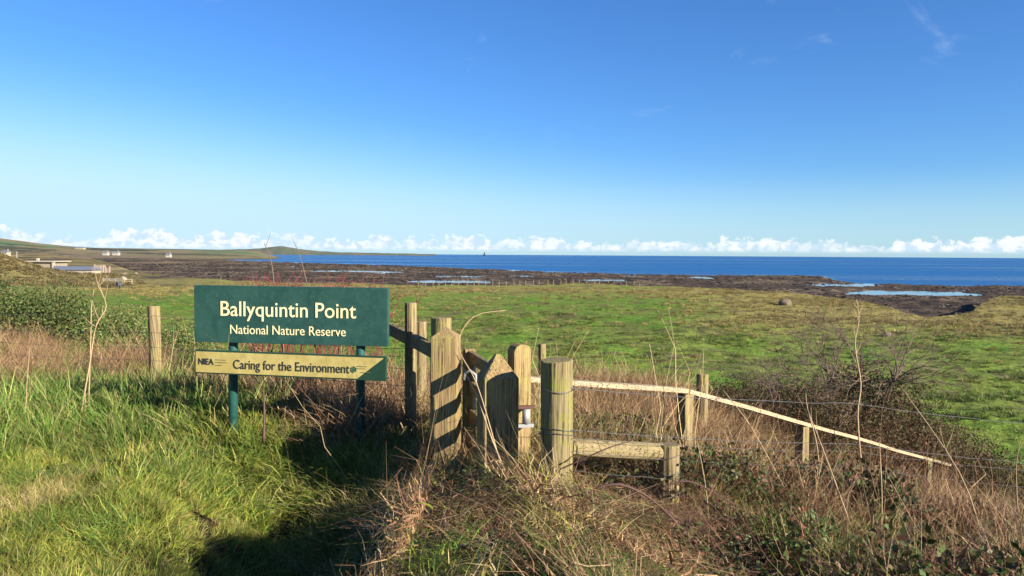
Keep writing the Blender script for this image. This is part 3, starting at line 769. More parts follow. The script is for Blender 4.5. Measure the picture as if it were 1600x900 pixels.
# sea beacon
bc_ = P(757, 397.6, 6500); bc_.z = SEA
be = empty('sea_beacon', bc_, 'tiny dark beacon tower standing in the sea on the horizon', 'beacon')
MB().tube([bc_, bc_+Vector((0, 0, 5)), bc_+Vector((0, 0, 22))], [14, 10, 5], 10).build('tower', M['dark'], be)
MB().tube([bc_+Vector((0, 0, 22)), bc_+Vector((0, 0, 33))], [3, 2], 8).build('mast', M['dark'], be)

# ------------------------------------------------------------------ two walkers
def walker(base, lab, top_c, leg_c, ph, hgt):
    k = hgt/1.75; J = {}
    def a(n_, x_, y_, z_, r_): J[n_] = (Vector((x_*k, y_*k, z_*k)), r_*k)
    a('pel', 0, 0, .95, .15); a('wa', 0, 0, 1.12, .14); a('ch', 0, .02, 1.35, .17); a('nk', 0, .02, 1.50, .06); a('hd', 0, .05, 1.63, .10); a('hd2', 0, .05, 1.72, .075)
    for s, n_ in ((-1, 'l'), (1, 'r')):
        w_ = s*ph
        a('hip'+n_, s*.09, 0, .88, .10); a('kn'+n_, s*.10, .16*w_, .50, .07); a('an'+n_, s*.10, .16*w_-.12*(w_ < 0), .09, .05); a('to'+n_, s*.11, .16*w_+.12, .04, .045)
        a('sh'+n_, s*.20, .02, 1.42, .075); a('el'+n_, s*.26, -.12*w_, 1.15, .055); a('wr'+n_, s*.25, -.18*w_+.10, .92, .04); a('ha'+n_, s*.24, -.18*w_+.13, .83, .045)
    E = [('pel', 'wa'), ('wa', 'ch'), ('ch', 'nk'), ('nk', 'hd'), ('hd', 'hd2')]
    for n_ in 'lr': E += [('pel', 'hip'+n_), ('hip'+n_, 'kn'+n_), ('kn'+n_, 'an'+n_), ('an'+n_, 'to'+n_), ('ch', 'sh'+n_), ('sh'+n_, 'el'+n_), ('el'+n_, 'wr'+n_), ('wr'+n_, 'ha'+n_)]
    ks = list(J); me = bpy.data.meshes.new('person')
    me.from_pydata([J[q][0][:] for q in ks], [(ks.index(a_), ks.index(b_)) for a_, b_ in E], [])
    o = bpy.data.objects.new('person', me); COL.objects.link(o); o.location = base
    m = o.modifiers.new('s', 'SKIN'); o.modifiers.new('d', 'SUBSURF').levels = 1
    for i, q in enumerate(ks): me.skin_vertices[0].data[i].radius = (J[q][1], J[q][1]*(.75 if q in ('ch', 'wa', 'pel') else 1)); me.skin_vertices[0].data[i].use_root = q == 'pel'
    bpy.context.view_layer.update()
    me2 = bpy.data.meshes.new_from_object(o.evaluated_get(bpy.context.evaluated_depsgraph_get())); o.modifiers.clear(); o.data = me2
    for mt in (simple('jacket', top_c, .8), simple('trousers', leg_c, .9), simple('skin', (.45, .27, .2), .6), simple('hair', (.05, .035, .025), .8)): me2.materials.append(mt)
    for p in me2.polygons:
        c_ = p.center/k; i = 0
        if c_.z < .92 and abs(c_.x) < .19: i = 1
        if c_.z > 1.53: i = 2 if (c_.y > .08 and c_.z < 1.7) else 3
        if abs(c_.x) > .19 and c_.z < .89: i = 2
        p.material_index = i; p.use_smooth = True
    tag(o, lab, 'person', 'pair of walkers in the field')
walker(gp(182.3, 150), 'person in dark coat and dark trousers walking, left of the pair in the field', (.012, .014, .02), (.012, .012, .016), 1, 1.78)
walker(gp(186.6, 150.6), 'person in blue-grey jacket and dark trousers walking, right of the pair', (.10, .13, .22), (.015, .018, .03), -1, 1.7)
# ------------------------------------------------------------------ vegetation
def blades(n, rad, L, wid, lean, droop, cols, seed, segs=3, upr=1., jit=.25, az=None, wtip=.15, clump=0, crad=.3):
    """n tapering strips rooted in a disc; returns V,F(quads),C"""
    g = np.random.default_rng(seed)
    rr = rad*np.sqrt(g.random(n)); th = g.random(n)*2*np.pi
    base = np.stack([rr*np.cos(th), rr*np.sin(th), np.zeros(n)-.02], 1)
    if clump:
        ca = g.random(clump)*2*np.pi; cr = crad*np.sqrt(g.random(clump)); ck = g.integers(0, clump, n)
        base[:, 0] += (cr*np.cos(ca))[ck]; base[:, 1] += (cr*np.sin(ca))[ck]
        hk = g.uniform(.6, 1.2, clump)[ck]; L = (L[0]*hk, L[1]*hk); th = th+g.normal(0, .5, clump)[ck]
    da = (th+g.normal(0, 1.0, n)) if az is None else g.normal(az, .7, n)
    d = np.stack([np.cos(da), np.sin(da), np.zeros(n)], 1)
    Ln = g.uniform(L[0], L[1], n); le = g.uniform(lean[0], lean[1], n); dr = g.uniform(droop[0], droop[1], n); w = g.uniform(wid[0], wid[1], n)
    fa = g.random(n)*2*np.pi; side = np.stack([np.cos(fa), np.sin(fa), np.zeros(n)], 1)
    kink = g.normal(0, jit, (n, segs+1, 3))*Ln[:, None, None]*.12
    V = []
    for k in range(segs+1):
        t = k/segs
        p = base+d*(Ln*le*t**1.6)[:, None]; p[:, 2] += Ln*upr*(t*np.sqrt(np.clip(1-le*le*.6, .08, 1))-dr*t*t)
        p += kink[:, k]*t
        p[:, 2] = np.maximum(p[:, 2], -.02+.01*k)
        ww = w*(1-(1-wtip)*t**1.5)*.5
        V += [p-side*ww[:, None], p+side*ww[:, None]]
    V = np.stack(V, 1)                                   # n, 2(segs+1), 3
    k = 2*(segs+1); off = (np.arange(n)*k)[:, None]
    F = np.concatenate([off+np.array([[2*i, 2*i+1, 2*i+3, 2*i+2]]) for i in range(segs)])
    cols = np.array(cols); ci = g.integers(0, len(cols), n); c = cols[ci]*g.uniform(.75, 1.25, (n, 1))
    C = np.repeat(c, k, 0)
    return V.reshape(-1, 3), F, C
def leaves(n, box, size, cols, seed, shape='ellipsoid', up=.3):
    """n small folded leaves in an ellipsoid volume"""
    g = np.random.default_rng(seed)
    p = g.normal(0, 1, (n, 3)); p /= np.linalg.norm(p, axis=1)[:, None]; p *= (g.random(n)**.45)[:, None]
    p = p*np.array(box)[None, :]
    a = g.normal(0, 1, (n, 3)); a[:, 2] += up; a /= np.linalg.norm(a, axis=1)[:, None]
    b = np.cross(a, g.normal(0, 1, (n, 3))); b /= np.linalg.norm(b, axis=1)[:, None]+1e-9
    s = g.uniform(size[0], size[1], n)[:, None]
    V = np.stack([p, p+a*s*.5+b*s*.32, p+a*s, p+a*s*.5-b*s*.32], 1).reshape(-1, 3)
    F = np.arange(n*4).reshape(-1, 4)
    cols = np.array(cols); C = np.repeat(cols[g.integers(0, len(cols), n)]*g.uniform(.7, 1.3, (n, 1)), 4, 0)
    return V, F, C
def join(*parts):
    V, F, C = [], [], []; o = 0
    for v, f, c in parts: V.append(v); F.append(f+o); C.append(c); o += len(v)
    return np.concatenate(V), np.concatenate(F), np.concatenate(C)
def protos(name, fn, n, mat=None):
    c = bpy.data.collections.new(name+'_kinds')
    for i in range(n):
        V, F, C = fn(i)
        me = np_mesh(name, V, F, mat or M['blade'], C, False); c.objects.link(bpy.data.objects.new(name, me))
    return c
def scatter(name, label, cat, coll, nk, pts, scl, tilt=.12, zs=None, rotz=None, conform=True):
    n = len(pts); me = bpy.data.meshes.new(name); me.vertices.add(n)
    me.vertices.foreach_set('co', np.ascontiguousarray(pts, np.float32).ravel())
    rot = np.stack([RNG.normal(0, tilt, n), RNG.normal(0, tilt, n), RNG.random(n)*6.283 if rotz is None else rotz], 1)
    if conform:
        h_ = .12; gx = (ground(pts[:, 0]+h_, pts[:, 1])-ground(pts[:, 0]-h_, pts[:, 1]))/(2*h_); gy = (ground(pts[:, 0], pts[:, 1]+h_)-ground(pts[:, 0], pts[:, 1]-h_))/(2*h_)
        for i in range(n):
            q = Vector((0, 0, 1)).rotation_difference(Vector((-gx[i]+rot[i, 0]*.5, -gy[i]+rot[i, 1]*.5, 1)))
            rot[i] = (q.to_matrix() @ Matrix.Rotation(rot[i, 2], 3, 'Z')).to_euler()
    sv = np.stack([scl, scl, scl if zs is None else zs], 1)
    for an, ty, da, key in (('rot', 'FLOAT_VECTOR', rot, 'vector'), ('scl', 'FLOAT_VECTOR', sv, 'vector')):
        at = me.attributes.new(an, ty, 'POINT'); at.data.foreach_set(key, np.ascontiguousarray(da, np.float32).ravel())
    at = me.attributes.new('kid', 'INT', 'POINT'); at.data.foreach_set('value', RNG.integers(0, nk, n).astype(np.int32))
    o = bpy.data.objects.new(name, me); COL.objects.link(o); tag(o, label, cat, None, 'stuff')
    ng = bpy.data.node_groups.new(name, 'GeometryNodeTree')
    ng.interface.new_socket('Geometry', in_out='INPUT', socket_type='NodeSocketGeometry'); ng.interface.new_socket('Geometry', in_out='OUTPUT', socket_type='NodeSocketGeometry')
    i = ng.nodes.new('NodeGroupInput'); q = ng.nodes.new('NodeGroupOutput'); ip = ng.nodes.new('GeometryNodeInstanceOnPoints')
    ci = ng.nodes.new('GeometryNodeCollectionInfo'); ci.inputs['Collection'].default_value = coll; ci.inputs['Separate Children'].default_value = True; ci.inputs['Reset Children'].default_value = True
    def na(nm, ty): a = ng.nodes.new('GeometryNodeInputNamedAttribute'); a.data_type = ty; a.inputs['Name'].default_value = nm; return a.outputs['Attribute']
    L = ng.links.new
    L(i.outputs[0], ip.inputs['Points']); L(ci.outputs[0], ip.inputs['Instance']); ip.inputs['Pick Instance'].default_value = True
    L(na('kid', 'INT'), ip.inputs['Instance Index']); L(na('rot', 'FLOAT_VECTOR'), ip.inputs['Rotation']); L(na('scl', 'FLOAT_VECTOR'), ip.inputs['Scale'])
    L(ip.outputs[0], q.inputs[0])
    o.modifiers.new('scatter', 'NODES').node_group = ng
    return o
def pxof(x, y): return 800+FPX*x/np.maximum(y, .1)
def sample(n, x0, x1, y0, y1, dens):
    x = RNG.uniform(x0, x1, n); y = RNG.uniform(y0, y1, n)
    k = RNG.random(n) < np.clip(dens(x, y), 0, 1)
    # only what the lens (or a step beside it) could see, plus a margin that casts shadow into view
    k &= np.abs(x) < .80*y+1.2
    x = x[k]; y = y[k]
    return np.stack([x, y, ground(x, y)], 1)

LUSH = [(.11, .215, .03), (.14, .26, .04), (.20, .295, .055), (.085, .16, .025), (.30, .32, .085), (.36, .30, .12)]
LAWN = [(.25, .29, .04), (.33, .32, .06), (.16, .24, .035), (.42, .34, .11), (.21, .27, .04), (.11, .18, .026)]
STRAW = [(.52, .38, .18), (.62, .48, .26), (.44, .30, .14), (.36, .25, .12)]
RUST = [(.34, .185, .10), (.46, .275, .155), (.26, .125, .07), (.56, .39, .21), (.17, .095, .055), (.46, .31, .165), (.36, .215, .11), (.20, .13, .07)]
DKGR = [(.05, .09, .022), (.075, .12, .03), (.10, .14, .045), (.04, .07, .02)]

# world zones -----------------------------------------------------------------
def fence_y(x): return np.interp(x, [-12, -8, -3.9, -1.0, -.5, .2], [10.6, 9.4, 8.0, 5.95, 5.5, 5.2])
def side(x, y):          # >0 : right-hand tangle (right of the trodden way)
    return x-(-.62+.10*np.sin(y*2.3))
n_lush = lambda i: blades(520, .09, (.14, .36), (.005, .011), (.15, .85), (.0, .3), LUSH, 100+i, clump=13)
n_lawn = lambda i: blades(760, .10, (.05, .19), (.003, .011), (.25, .98), (.0, .3), LAWN, 140+i, clump=16)
n_straw = lambda i: blades(230, .11, (.16, .46), (.0025, .0052), (.2, .98), (.0, .4), STRAW+LAWN[:2], 180+i, 4, 1, .5, clump=8)
n_rust = lambda i: blades(470, .15, (.20, .60), (.003, .0075), (.25, .98), (.05, .5), RUST, 220+i, 4, 1, 1.0, clump=9)
n_long = lambda i: blades(330, .09, (.22, .52), (.004, .0085), (.25, .92), (.1, .5), LUSH[:3]+LAWN[:2]+DKGR[:2], 260+i, 4, clump=9)
n_stem = lambda i: blades(7, .10, (.55, 1.15), (.004, .0065), (.05, .5), (.0, .06), STRAW+[(.34, .19, .10)], 300+i, 5, 1, .35, None, .4, clump=5)
def n_brmb(i):
    g = np.random.default_rng(340+i); parts = []
    for k in range(6):
        vv, f_, c_ = leaves(110, (.17, .17, .13), (.018, .04), [(.045, .085, .02), (.07, .11, .03), (.10, .12, .035), (.16, .07, .04), (.11, .09, .035)], 3400+i*10+k)
        a = g.random()*6.28; parts.append((vv+np.array([.28*math.cos(a)*g.random()**.5, .28*math.sin(a)*g.random()**.5, g.uniform(.05, .22)]), f_, c_))
    return join(*parts, blades(60, .3, (.25, .65), (.004, .007), (.3, .95), (.1, .5), [(.16, .075, .05), (.24, .13, .08)], 360+i, 5, 1, .6))
K = {}
for nm, fn in (('lush', n_lush), ('lawn', n_lawn), ('straw', n_straw), ('rust', n_rust), ('long', n_long), ('stem', n_stem), ('brmb', n_brmb)):
    K[nm] = protos({'lush': 'green_grass_tuft', 'lawn': 'turf_tuft', 'straw': 'straw_tuft', 'rust': 'bracken_tuft', 'long': 'long_grass_tuft', 'stem': 'dead_stem', 'brmb': 'bramble_sprig'}[nm], fn, 6)

wear = lambda x, y: 1-.8*np.exp(-(((x+.35)/.42)**2+((y-4.85)/.62)**2))-.6*np.exp(-(((x-.8)/.7)**2+((y-4.05)/.7)**2))    # trodden or thin growth by the gate and brace
fall = lambda x, y: np.interp(.55*x+.835*y, [3.6, 5.2, 6.6, 8], [1.1, 1.2, .85, .6])
def var(pts, seed, a, b, f=.9):
    h_ = fbm(pts[:, 0]*f, pts[:, 1]*f, seed, 3); return (a+(b-a)*sst(.3, .7, h_))*RNG.uniform(.8, 1.2, len(pts))
def grow(name, label, cat, kind, n, area, dens, seed, a, b, tilt=.15, zk=None, lift=0.):
    pts = sample(n, *area, dens); pts[:, 2] += lift; s = var(pts, seed, a, b)
    z = s*(zk(pts[:, 0], pts[:, 1]) if zk else 1)
    scatter(name, label, cat, K[kind], 6, pts, np.clip(s, .55, 1.4), tilt, z)
leftside = lambda x, y: sst(.0, -.25, side(x, y))
grow('turf', 'short yellow-green turf in the left foreground', 'grass', 'lawn', 900, (-6, .2, 2.2, 7.4), lambda x, y: leftside(x, y)*sst(7.0, 5.8, y+.12*x), 201, .55, 1.35)
LA = (-8.5, -.3, 4.4, 8.6)
lushd = lambda x, y: sst(4.9, 5.9, y+.05*x+1.5*(fbm(x*.8, y*.8, 202)-.5))*sst(.1, -.5, y-fence_y(x))*sst(-.7, -1.3, x)
grow('lush_grass', 'lush bright green grass left of and below the sign', 'grass', 'lush', 420, LA, lushd, 203, .55, 1.35)
grow('dry_grass', 'pale dry grass mixed through the turf on the left', 'grass', 'straw', 560, (-6.5, -.5, 2.4, 7.8), lambda x, y: .05+sst(.47, .60, fbm(x*.9, y*.9, 204)), 214, .22, .6, .3)
grow('long_grass', 'long arching green grass clumps in the left foreground', 'grass', 'long', 220, (-5.5, -.7, 3.0, 7.0), lambda x, y: sst(.48, .60, fbm(x*1.2, y*1.2, 205)), 215, .25, .65, .25)
def d_br(x, y):
    q = y-fence_y(x)-.55*sst(-3.2, -2.2, x); return sst(-.95, -.35, q)*sst(3.2, 1.2, q)
grow('dead_bracken', 'band of rusty dead bracken along the fence left of and behind the sign', 'bracken', 'rust', 760, (-11, .5, 4.6, 13.5), lambda x, y: d_br(x, y)*(.5+.6*fbm(x, y, 206)), 216, .65, 1.3, .2)
grow('bank_grass', 'green and dry grass growing through the dead bracken', 'grass', 'long', 170, (-10, .3, 4.8, 13), d_br, 217, .6, 1.2, .2)
d_rt = lambda x, y: sst(-.05, .2, side(x, y))*sst(9.5, 7.0, .55*x+.835*y)
clump = lambda x, y: fbm(x*1.1, y*1.1, 207)
zk = lambda x, y: wear(x, y)*fall(x, y)*np.clip(1-.75*sst(-1., -.5, x)*sst(1.5, .95, x)*sst(5.0, 4.5, y), .2, 1)
RA = (-.9, 9, 2.2, 10)
grow('dead_bracken', 'rusty tan dead bracken litter under the posts on the right', 'bracken', 'rust', 1300, RA, lambda x, y: d_rt(x, y)*(.22+sst(.42, .58, clump(x, y)))*(.32+.7*sst(-.1, .6, x+.5*sst(4.4, 5., y))), 218, .55, 1.2, .35, zk)
grow('long_grass', 'long green and straw grass in the right foreground tangle', 'grass', 'long', 900, RA, lambda x, y: d_rt(x, y)*(.2+sst(.55, .40, clump(x, y))+.45*sst(1.0, .2, x)*sst(5, 4.5, y)), 219, .45, 1.1, .25, zk)
grow('straw_grass', 'pale straw grass in the right foreground tangle', 'grass', 'straw', 860, RA, lambda x, y: d_rt(x, y)*.9, 220, .6, 1.3, .3, zk)
grow('bramble', 'low dark bramble leaves and canes in the right foreground tangle', 'bramble', 'brmb', 900, (-.8, 10, 2.7, 11), lambda x, y: d_rt(x, y)*(.12+sst(.44, .55, fbm(x*.9, y*.9, 208)))*np.clip(.35+.65*sst(.6, 1.4, x)+.6*sst(4.6, 4.2, y), 0, 1), 221, .7, 1.35, .3, zk, .03)
grow('dead_stems', 'thin straw coloured dead stems standing through the right-hand tangle', 'stems', 'stem', 420, (-.2, 8.5, 3.4, 9.5), lambda x, y: d_rt(x, y)*.8, 222, .4, 1.0, .3, zk)
grow('dead_stems', 'thin dead stems standing along the fence on the left', 'stems', 'stem', 130, (-8, -.8, 5.2, 9.5), lambda x, y: sst(-1.4, -.5, y-fence_y(x))*(.3+.7*sst(-2.2, -3, x)), 223, .35, .85, .2)
d_bank = lambda x, y: sst(7.0, 8.2, .55*x+.835*y)*sst(17, 12, .55*x+.835*y)*sst(-4.5, -1, x)
BA = (-4, 15, 6, 20)
grow('dead_bracken', 'rusty dead growth on the bank beyond the handrail', 'bracken', 'rust', 1100, BA, lambda x, y: d_bank(x, y)*(.3+sst(.4, .6, fbm(x*.4, y*.4, 209))), 224, .7, 1.4, .25)
grow('bank_grass', 'rough green and tan grass on the bank beyond the handrail', 'grass', 'long', 700, BA, lambda x, y: d_bank(x, y)*.7, 225, .7, 1.4, .25)
d_tall = lambda x, y: np.exp(-(((x-1.8)/2.0)**2+((y-8.9)/1.2)**2))*1.3*sst(6.6, 7.3, y)
grow('tall_bracken', 'tall tan dead bracken standing behind the first span of the handrail', 'bracken', 'rust', 420, (-1.5, 6, 6.6, 11), d_tall, 227, .95, 1.35, .12, lambda x, y: 1.25+0*x)
grow('tall_grass', 'tall dead grass stems standing behind the first span of the handrail', 'grass', 'straw', 260, (-1.5, 6, 6.4, 10.5), d_tall, 228, .9, 1.3, .15, lambda x, y: 1.4+0*x)
d_ls = lambda x, y: sst(.8, 1.8, y-fence_y(x))*sst(-.5, -3, x)*sst(60, 30, y)
grow('rough_grass', 'rough olive grass on the slope beyond the left fence', 'grass', 'long', 1600, (-42, 0, 9, 60), lambda x, y: d_ls(x, y)*.8, 226, .8, 1.6, .25)
# field tussocks
n_tus = lambda i: blades(90, .30, (.14, .42), (.016, .04), (.2, .95), (.0, .3), [(.11, .20, .026), (.15, .23, .034), (.18, .24, .045), (.11, .17, .024), (.22, .21, .06), (.12, .10, .05)], 400+i, 2)
n_tud = lambda i: blades(90, .32, (.14, .44), (.016, .04), (.2, .95), (.0, .3), [(.36, .28, .10), (.28, .23, .075), (.22, .21, .06), (.42, .32, .14), (.14, .11, .055)], 440+i, 2)
KT = protos('field_tussock', n_tus, 5); KD = protos('dry_tussock', n_tud, 5)
def fld(x, y): r, px, d, fe, we = zones(x, y); return (d < fe-4)*sst(20, 26, .55*x+.835*y)
def dryf(x, y):
    r, px, d, fe, we = zones(x, y)
    return np.clip(sst(62, 92, d)*sst(1000, 1220, px)+sst(120, 165, d)*.75, 0, 1)*.8+.12
pts = sample(26000, -70, 75, 24, 120, lambda x, y: fld(x, y)*(1-dryf(x, y))*sst(130, 40, y)*(.04+sst(.47, .64, fbm(x*.22, y*.22, 210))))
scatter('field_grass', 'green tussocks of the grazed field down to the shore', 'grass', KT, 5, pts, RNG.uniform(.5, 1.7, len(pts)), .1, RNG.uniform(.3, 1.0, len(pts)), None, False)
pts = sample(42000, -90, 110, 30, 175, lambda x, y: fld(x, y)*dryf(x, y)*(.12+sst(.45, .62, fbm(x*.16, y*.16, 211)))*.8)
scatter('field_grass', 'straw coloured tussocks of the field near the shore', 'grass', KD, 5, pts, RNG.uniform(.6, 1.9, len(pts)), .1, RNG.uniform(.4, 1.35, len(pts)), None, False)
x = RNG.uniform(-260, -70, 9000); y = RNG.uniform(165, 250, 9000); r_, px_a, d_a, fe_a, we_a = zones(x, y)
k = (RNG.random(9000) < sst(230, 120, px_a)*(.15+sst(.42, .58, fbm(x*.09, y*.09, 230)))); pts = np.stack([x[k], y[k], ground(x[k], y[k])], 1)
n_scr = lambda i: leaves(420, (.8, .8, .5), (.12, .30), [(.13, .11, .045), (.19, .145, .065), (.10, .10, .04), (.24, .18, .08)], 470+i, up=.8)
KS = protos('scrub_clump', n_scr, 4)
scatter('knoll_scrub', 'brown scrub covering the knoll in front of the farm buildings', 'scrub', KS, 4, pts, RNG.uniform(.7, 1.8, len(pts)), .1, RNG.uniform(.5, 1.3, len(pts)), None, False)
# rocks and weed of the foreshore
def rockp(i):
    bm = bmesh.new(); bmesh.ops.create_icosphere(bm, subdivisions=2, radius=.5)
    v = np.array([q.co[:] for q in bm.verts]); f = np.array([[w.index for w in q.verts] for q in bm.faces]); bm.free()
    k = 1+.9*(fbm(v[:, 0]*3+i*7, v[:, 1]*3+v[:, 2]*4, 90+i)-.5); v = v*k[:, None]*np.array([1.2, 1., .55])
    cc = np.array([(.06, .042, .03), (.035, .028, .026), (.11, .075, .045), (.20, .16, .125), (.05, .04, .03)])[i % 5]
    return v, f, np.tile(cc, (len(v), 1))*RNG.uniform(.8, 1.2, (len(v), 1))
KR = protos('shore_rock', rockp, 5, M['leaf'])
def shp_(x, y):
    r, px, d, fe, we = zones(x, y); z = ground(x, y)
    return (d > fe-3)*(d < we*1.12)*(z > SEA-.05)*(px > 150)*(.25+sst(.5, .62, fbm(x*.08, y*.06, 212)))
x = RNG.uniform(-330, 330, 60000); y = 95+RNG.random(60000)**1.6*560
k = (RNG.random(60000) < shp_(x, y)) & (np.abs(x) < .8*y); x, y = x[k], y[k]
pts = np.stack([x, y, ground(x, y)], 1)
scatter('shore_rocks', 'dark weed covered rocks of the foreshore', 'rocks', KR, 5, pts, RNG.uniform(.25, .9, len(pts))*(1+y/700), .2, RNG.uniform(.15, .6, len(pts)), None, False)

# ---- gorse and brambles as bushes
def bush_mesh(seed, box, nleaf, size, cols, lob=7, spike=False):
    g = np.random.default_rng(seed); parts = []
    for k in range(lob):
        a = g.random()*6.283; rr = g.random()**.5*.62
        c = np.array([box[0]*rr*math.cos(a), box[1]*rr*math.sin(a), box[2]*(.42+.42*(1-rr)*g.uniform(.6, 1.1))])
        v, f, cc = leaves(nleaf//lob, (box[0]*g.uniform(.35, .55), box[1]*g.uniform(.35, .55), box[2]*g.uniform(.32, .5)), size, np.array(cols)*g.uniform(.8, 1.25), seed*10+k, up=.9)
        v = v+c; v[:, 2] = np.maximum(v[:, 2], .01); parts.append((v, f, cc))
    return join(*parts)
def stems_mb(seed, h, r, n=5):
    rnd = random.Random(seed); m = MB()
    for k in range(n):
        a = rnd.random()*6.28; q = rnd.uniform(.3, .8)
        m.tube([(0.05*math.cos(a), .05*math.sin(a), -.1), (r*.4*q*math.cos(a), r*.4*q*math.sin(a), h*.4), (r*q*math.cos(a+.3), r*q*math.sin(a+.3), h*.85)], [.03, .02, .008], 5)
    return m
def make_bush(name, fmesh, smesh):
    o = bpy.data.objects.new(name, None); f = bpy.data.objects.new('foliage', fmesh); s = bpy.data.objects.new('stem', smesh)
    return o, f, s
def bushes(name, cat, fms, sms, spots, labf, group):
    for i, (x, y, sc_) in enumerate(spots):
        o = bpy.data.objects.new(name, None); COL.objects.link(o); o.empty_display_size = .2
        o.location = (x, y, ground1(x, y)-.05); o.scale = (sc_*random.uniform(.9, 1.15), sc_*random.uniform(.9, 1.15), sc_*random.uniform(.85, 1.1)); o.rotation_euler.z = random.random()*6.28
        for nm, ms in (('foliage', fms[i % len(fms)]), ('stem', sms[i % len(sms)])):
            c = bpy.data.objects.new(nm, ms); COL.objects.link(c); c.parent = o
        tag(o, labf, cat, group)
GOR = [(.075, .125, .032), (.11, .16, .042), (.055, .09, .027), (.14, .18, .05), (.18, .16, .055)]
gm_ = []
for i in range(3):
    V, F, C = bush_mesh(500+i, (1.15, 1.15, 1.25), 12000, (.022, .06), GOR, 16); gm_.append(np_mesh('foliage', V, F, M['leaf'], C, False))
def stem_me(seed, h, r):
    m = stems_mb(seed, h, r); me = bpy.data.meshes.new('stem'); me.from_pydata(m.v, [], m.f); me.materials.append(M['bark']); return me
gs_ = [stem_me(i, 1.1, .9) for i in range(3)]
gsp = ((-60, 13.5, 1.05, 0), (8, 12.8, .95, 'gorse bush at the left edge of the photo, just beyond the wire fence'), (40, 15.5, 1.05, 0), (85, 13.2, 1.0, 'gorse bush left of the tall pale dead stalk, just beyond the wire fence'),
    (112, 16.5, 1.05, 0), (158, 13.8, 1.05, 'gorse bush directly behind the tall pale dead stalk'), (185, 17.5, 1.05, 0), (210, 14.6, .9, 'gorse bush just left of the round post of the wire fence'), (275, 14.5, .9, 'gorse bush between the round wire-fence post and the green sign'),
    (235, 20, 1.2, 0), (310, 19, 1.0, 0), (-40, 19, 1.05, 0), (70, 22, 1.1, 0), (380, 14.5, .75, 'low gorse bush behind the left part of the sign'), (520, 13, .75, 'low gorse bush behind the right part of the sign'))
for px_, d_, s_, lab in gsp:
    bushes('gorse_bush', 'bush', gm_[random.randrange(3):]+gm_[:1], gs_, [(P(px_, 500, d_).x, d_, s_)], lab or 'dark green gorse bush in the back row of the thicket on the left', 'gorse thicket on the left slope')
# brambles on the bank behind the handrail
BRM = [(.055, .07, .022), (.10, .085, .035), (.15, .075, .04), (.085, .06, .03), (.13, .10, .05)]
bm_ = []
for i in range(3):
    V, F, C = bush_mesh(600+i, (1.1, 1.1, 1.0), 6500, (.018, .042), BRM, 10)
    v2, f2, c2 = blades(300, .8, (.6, 1.35), (.005, .010), (.1, .8), (.0, .4), [(.20, .10, .06), (.28, .17, .10), (.15, .085, .06)], 620+i, 6, 1, .6)
    V, F, C = join((V, F, C), (v2, f2, c2)); bm_.append(np_mesh('foliage', V, F, M['leaf'], C, False))
bsp = ((1104, 8.9, .62, 'small bramble bush growing against the squat post stump behind the handrail'), (1150, 10.5, .8, 'bramble bush just right of the squat post stump, behind the handrail'), (1215, 11.0, .95, 'bramble bush under the smaller thorn sapling'), (1285, 10.8, 1.0, 'bramble bush between thorn sapling and hawthorn, behind the handrail'), (1345, 12.0, 1.3, 'big dark bramble bush at the foot of the bare hawthorn'),
    (1400, 11.6, 1.2, 'dark bramble bush just right of the bare hawthorn'), (1450, 12.6, 1.15, 'bramble bush behind the lowest post of the handrail'), (1510, 12.4, 1.0, 'low bramble bush beyond the lower end of the handrail'), (1575, 11.8, .95, 'low bramble bush at the right edge of the photo, above the wires'))
for px_, d_, s_, lab in bsp:
    bushes('bramble_bush', 'bush', bm_[random.randrange(3):]+bm_[:1], gs_, [(P(px_, 500, d_).x, d_, s_)], lab, 'brambles behind the handrail')
# red stemmed rose behind the sign
rs = P(455, 470, 8.8); rz = ground1(rs.x, rs.y)
rose = empty('rose_bush', (rs.x, rs.y, rz), 'bare red stemmed bush showing above the top edge of the green sign', 'bush')
rnd = random.Random(5)
for k in range(90):
    a_ = Vector((rs.x+rnd.uniform(-.6, 1.15), rs.y+rnd.uniform(-.4, .5), rz)); hgt = (P(455, 428, 8.8).z-rz)*rnd.uniform(.9, 1.06)
    lx = rnd.uniform(-.45, .45); pts = [a_+Vector((lx*t*t*1.2, rnd.uniform(-.1, .1)*t, hgt*t-(.05*t*t))) for t in (0, .25, .5, .7, .85, 1)]
    m_ = MB().tube(pts, [.008, .007, .006, .005, .004, .0025], 4)
    for j in range(5):
        b_ = pts[rnd.randint(2, 4)]; e_ = b_+Vector((rnd.uniform(-.28, .28), rnd.uniform(-.15, .15), rnd.uniform(.0, .2))); m_.tube([b_, b_.lerp(e_, .5)+Vector((0, 0, .03)), e_], [.004, .0035, .002], 3)
    m_.build('stem', M['redstem'], rose)
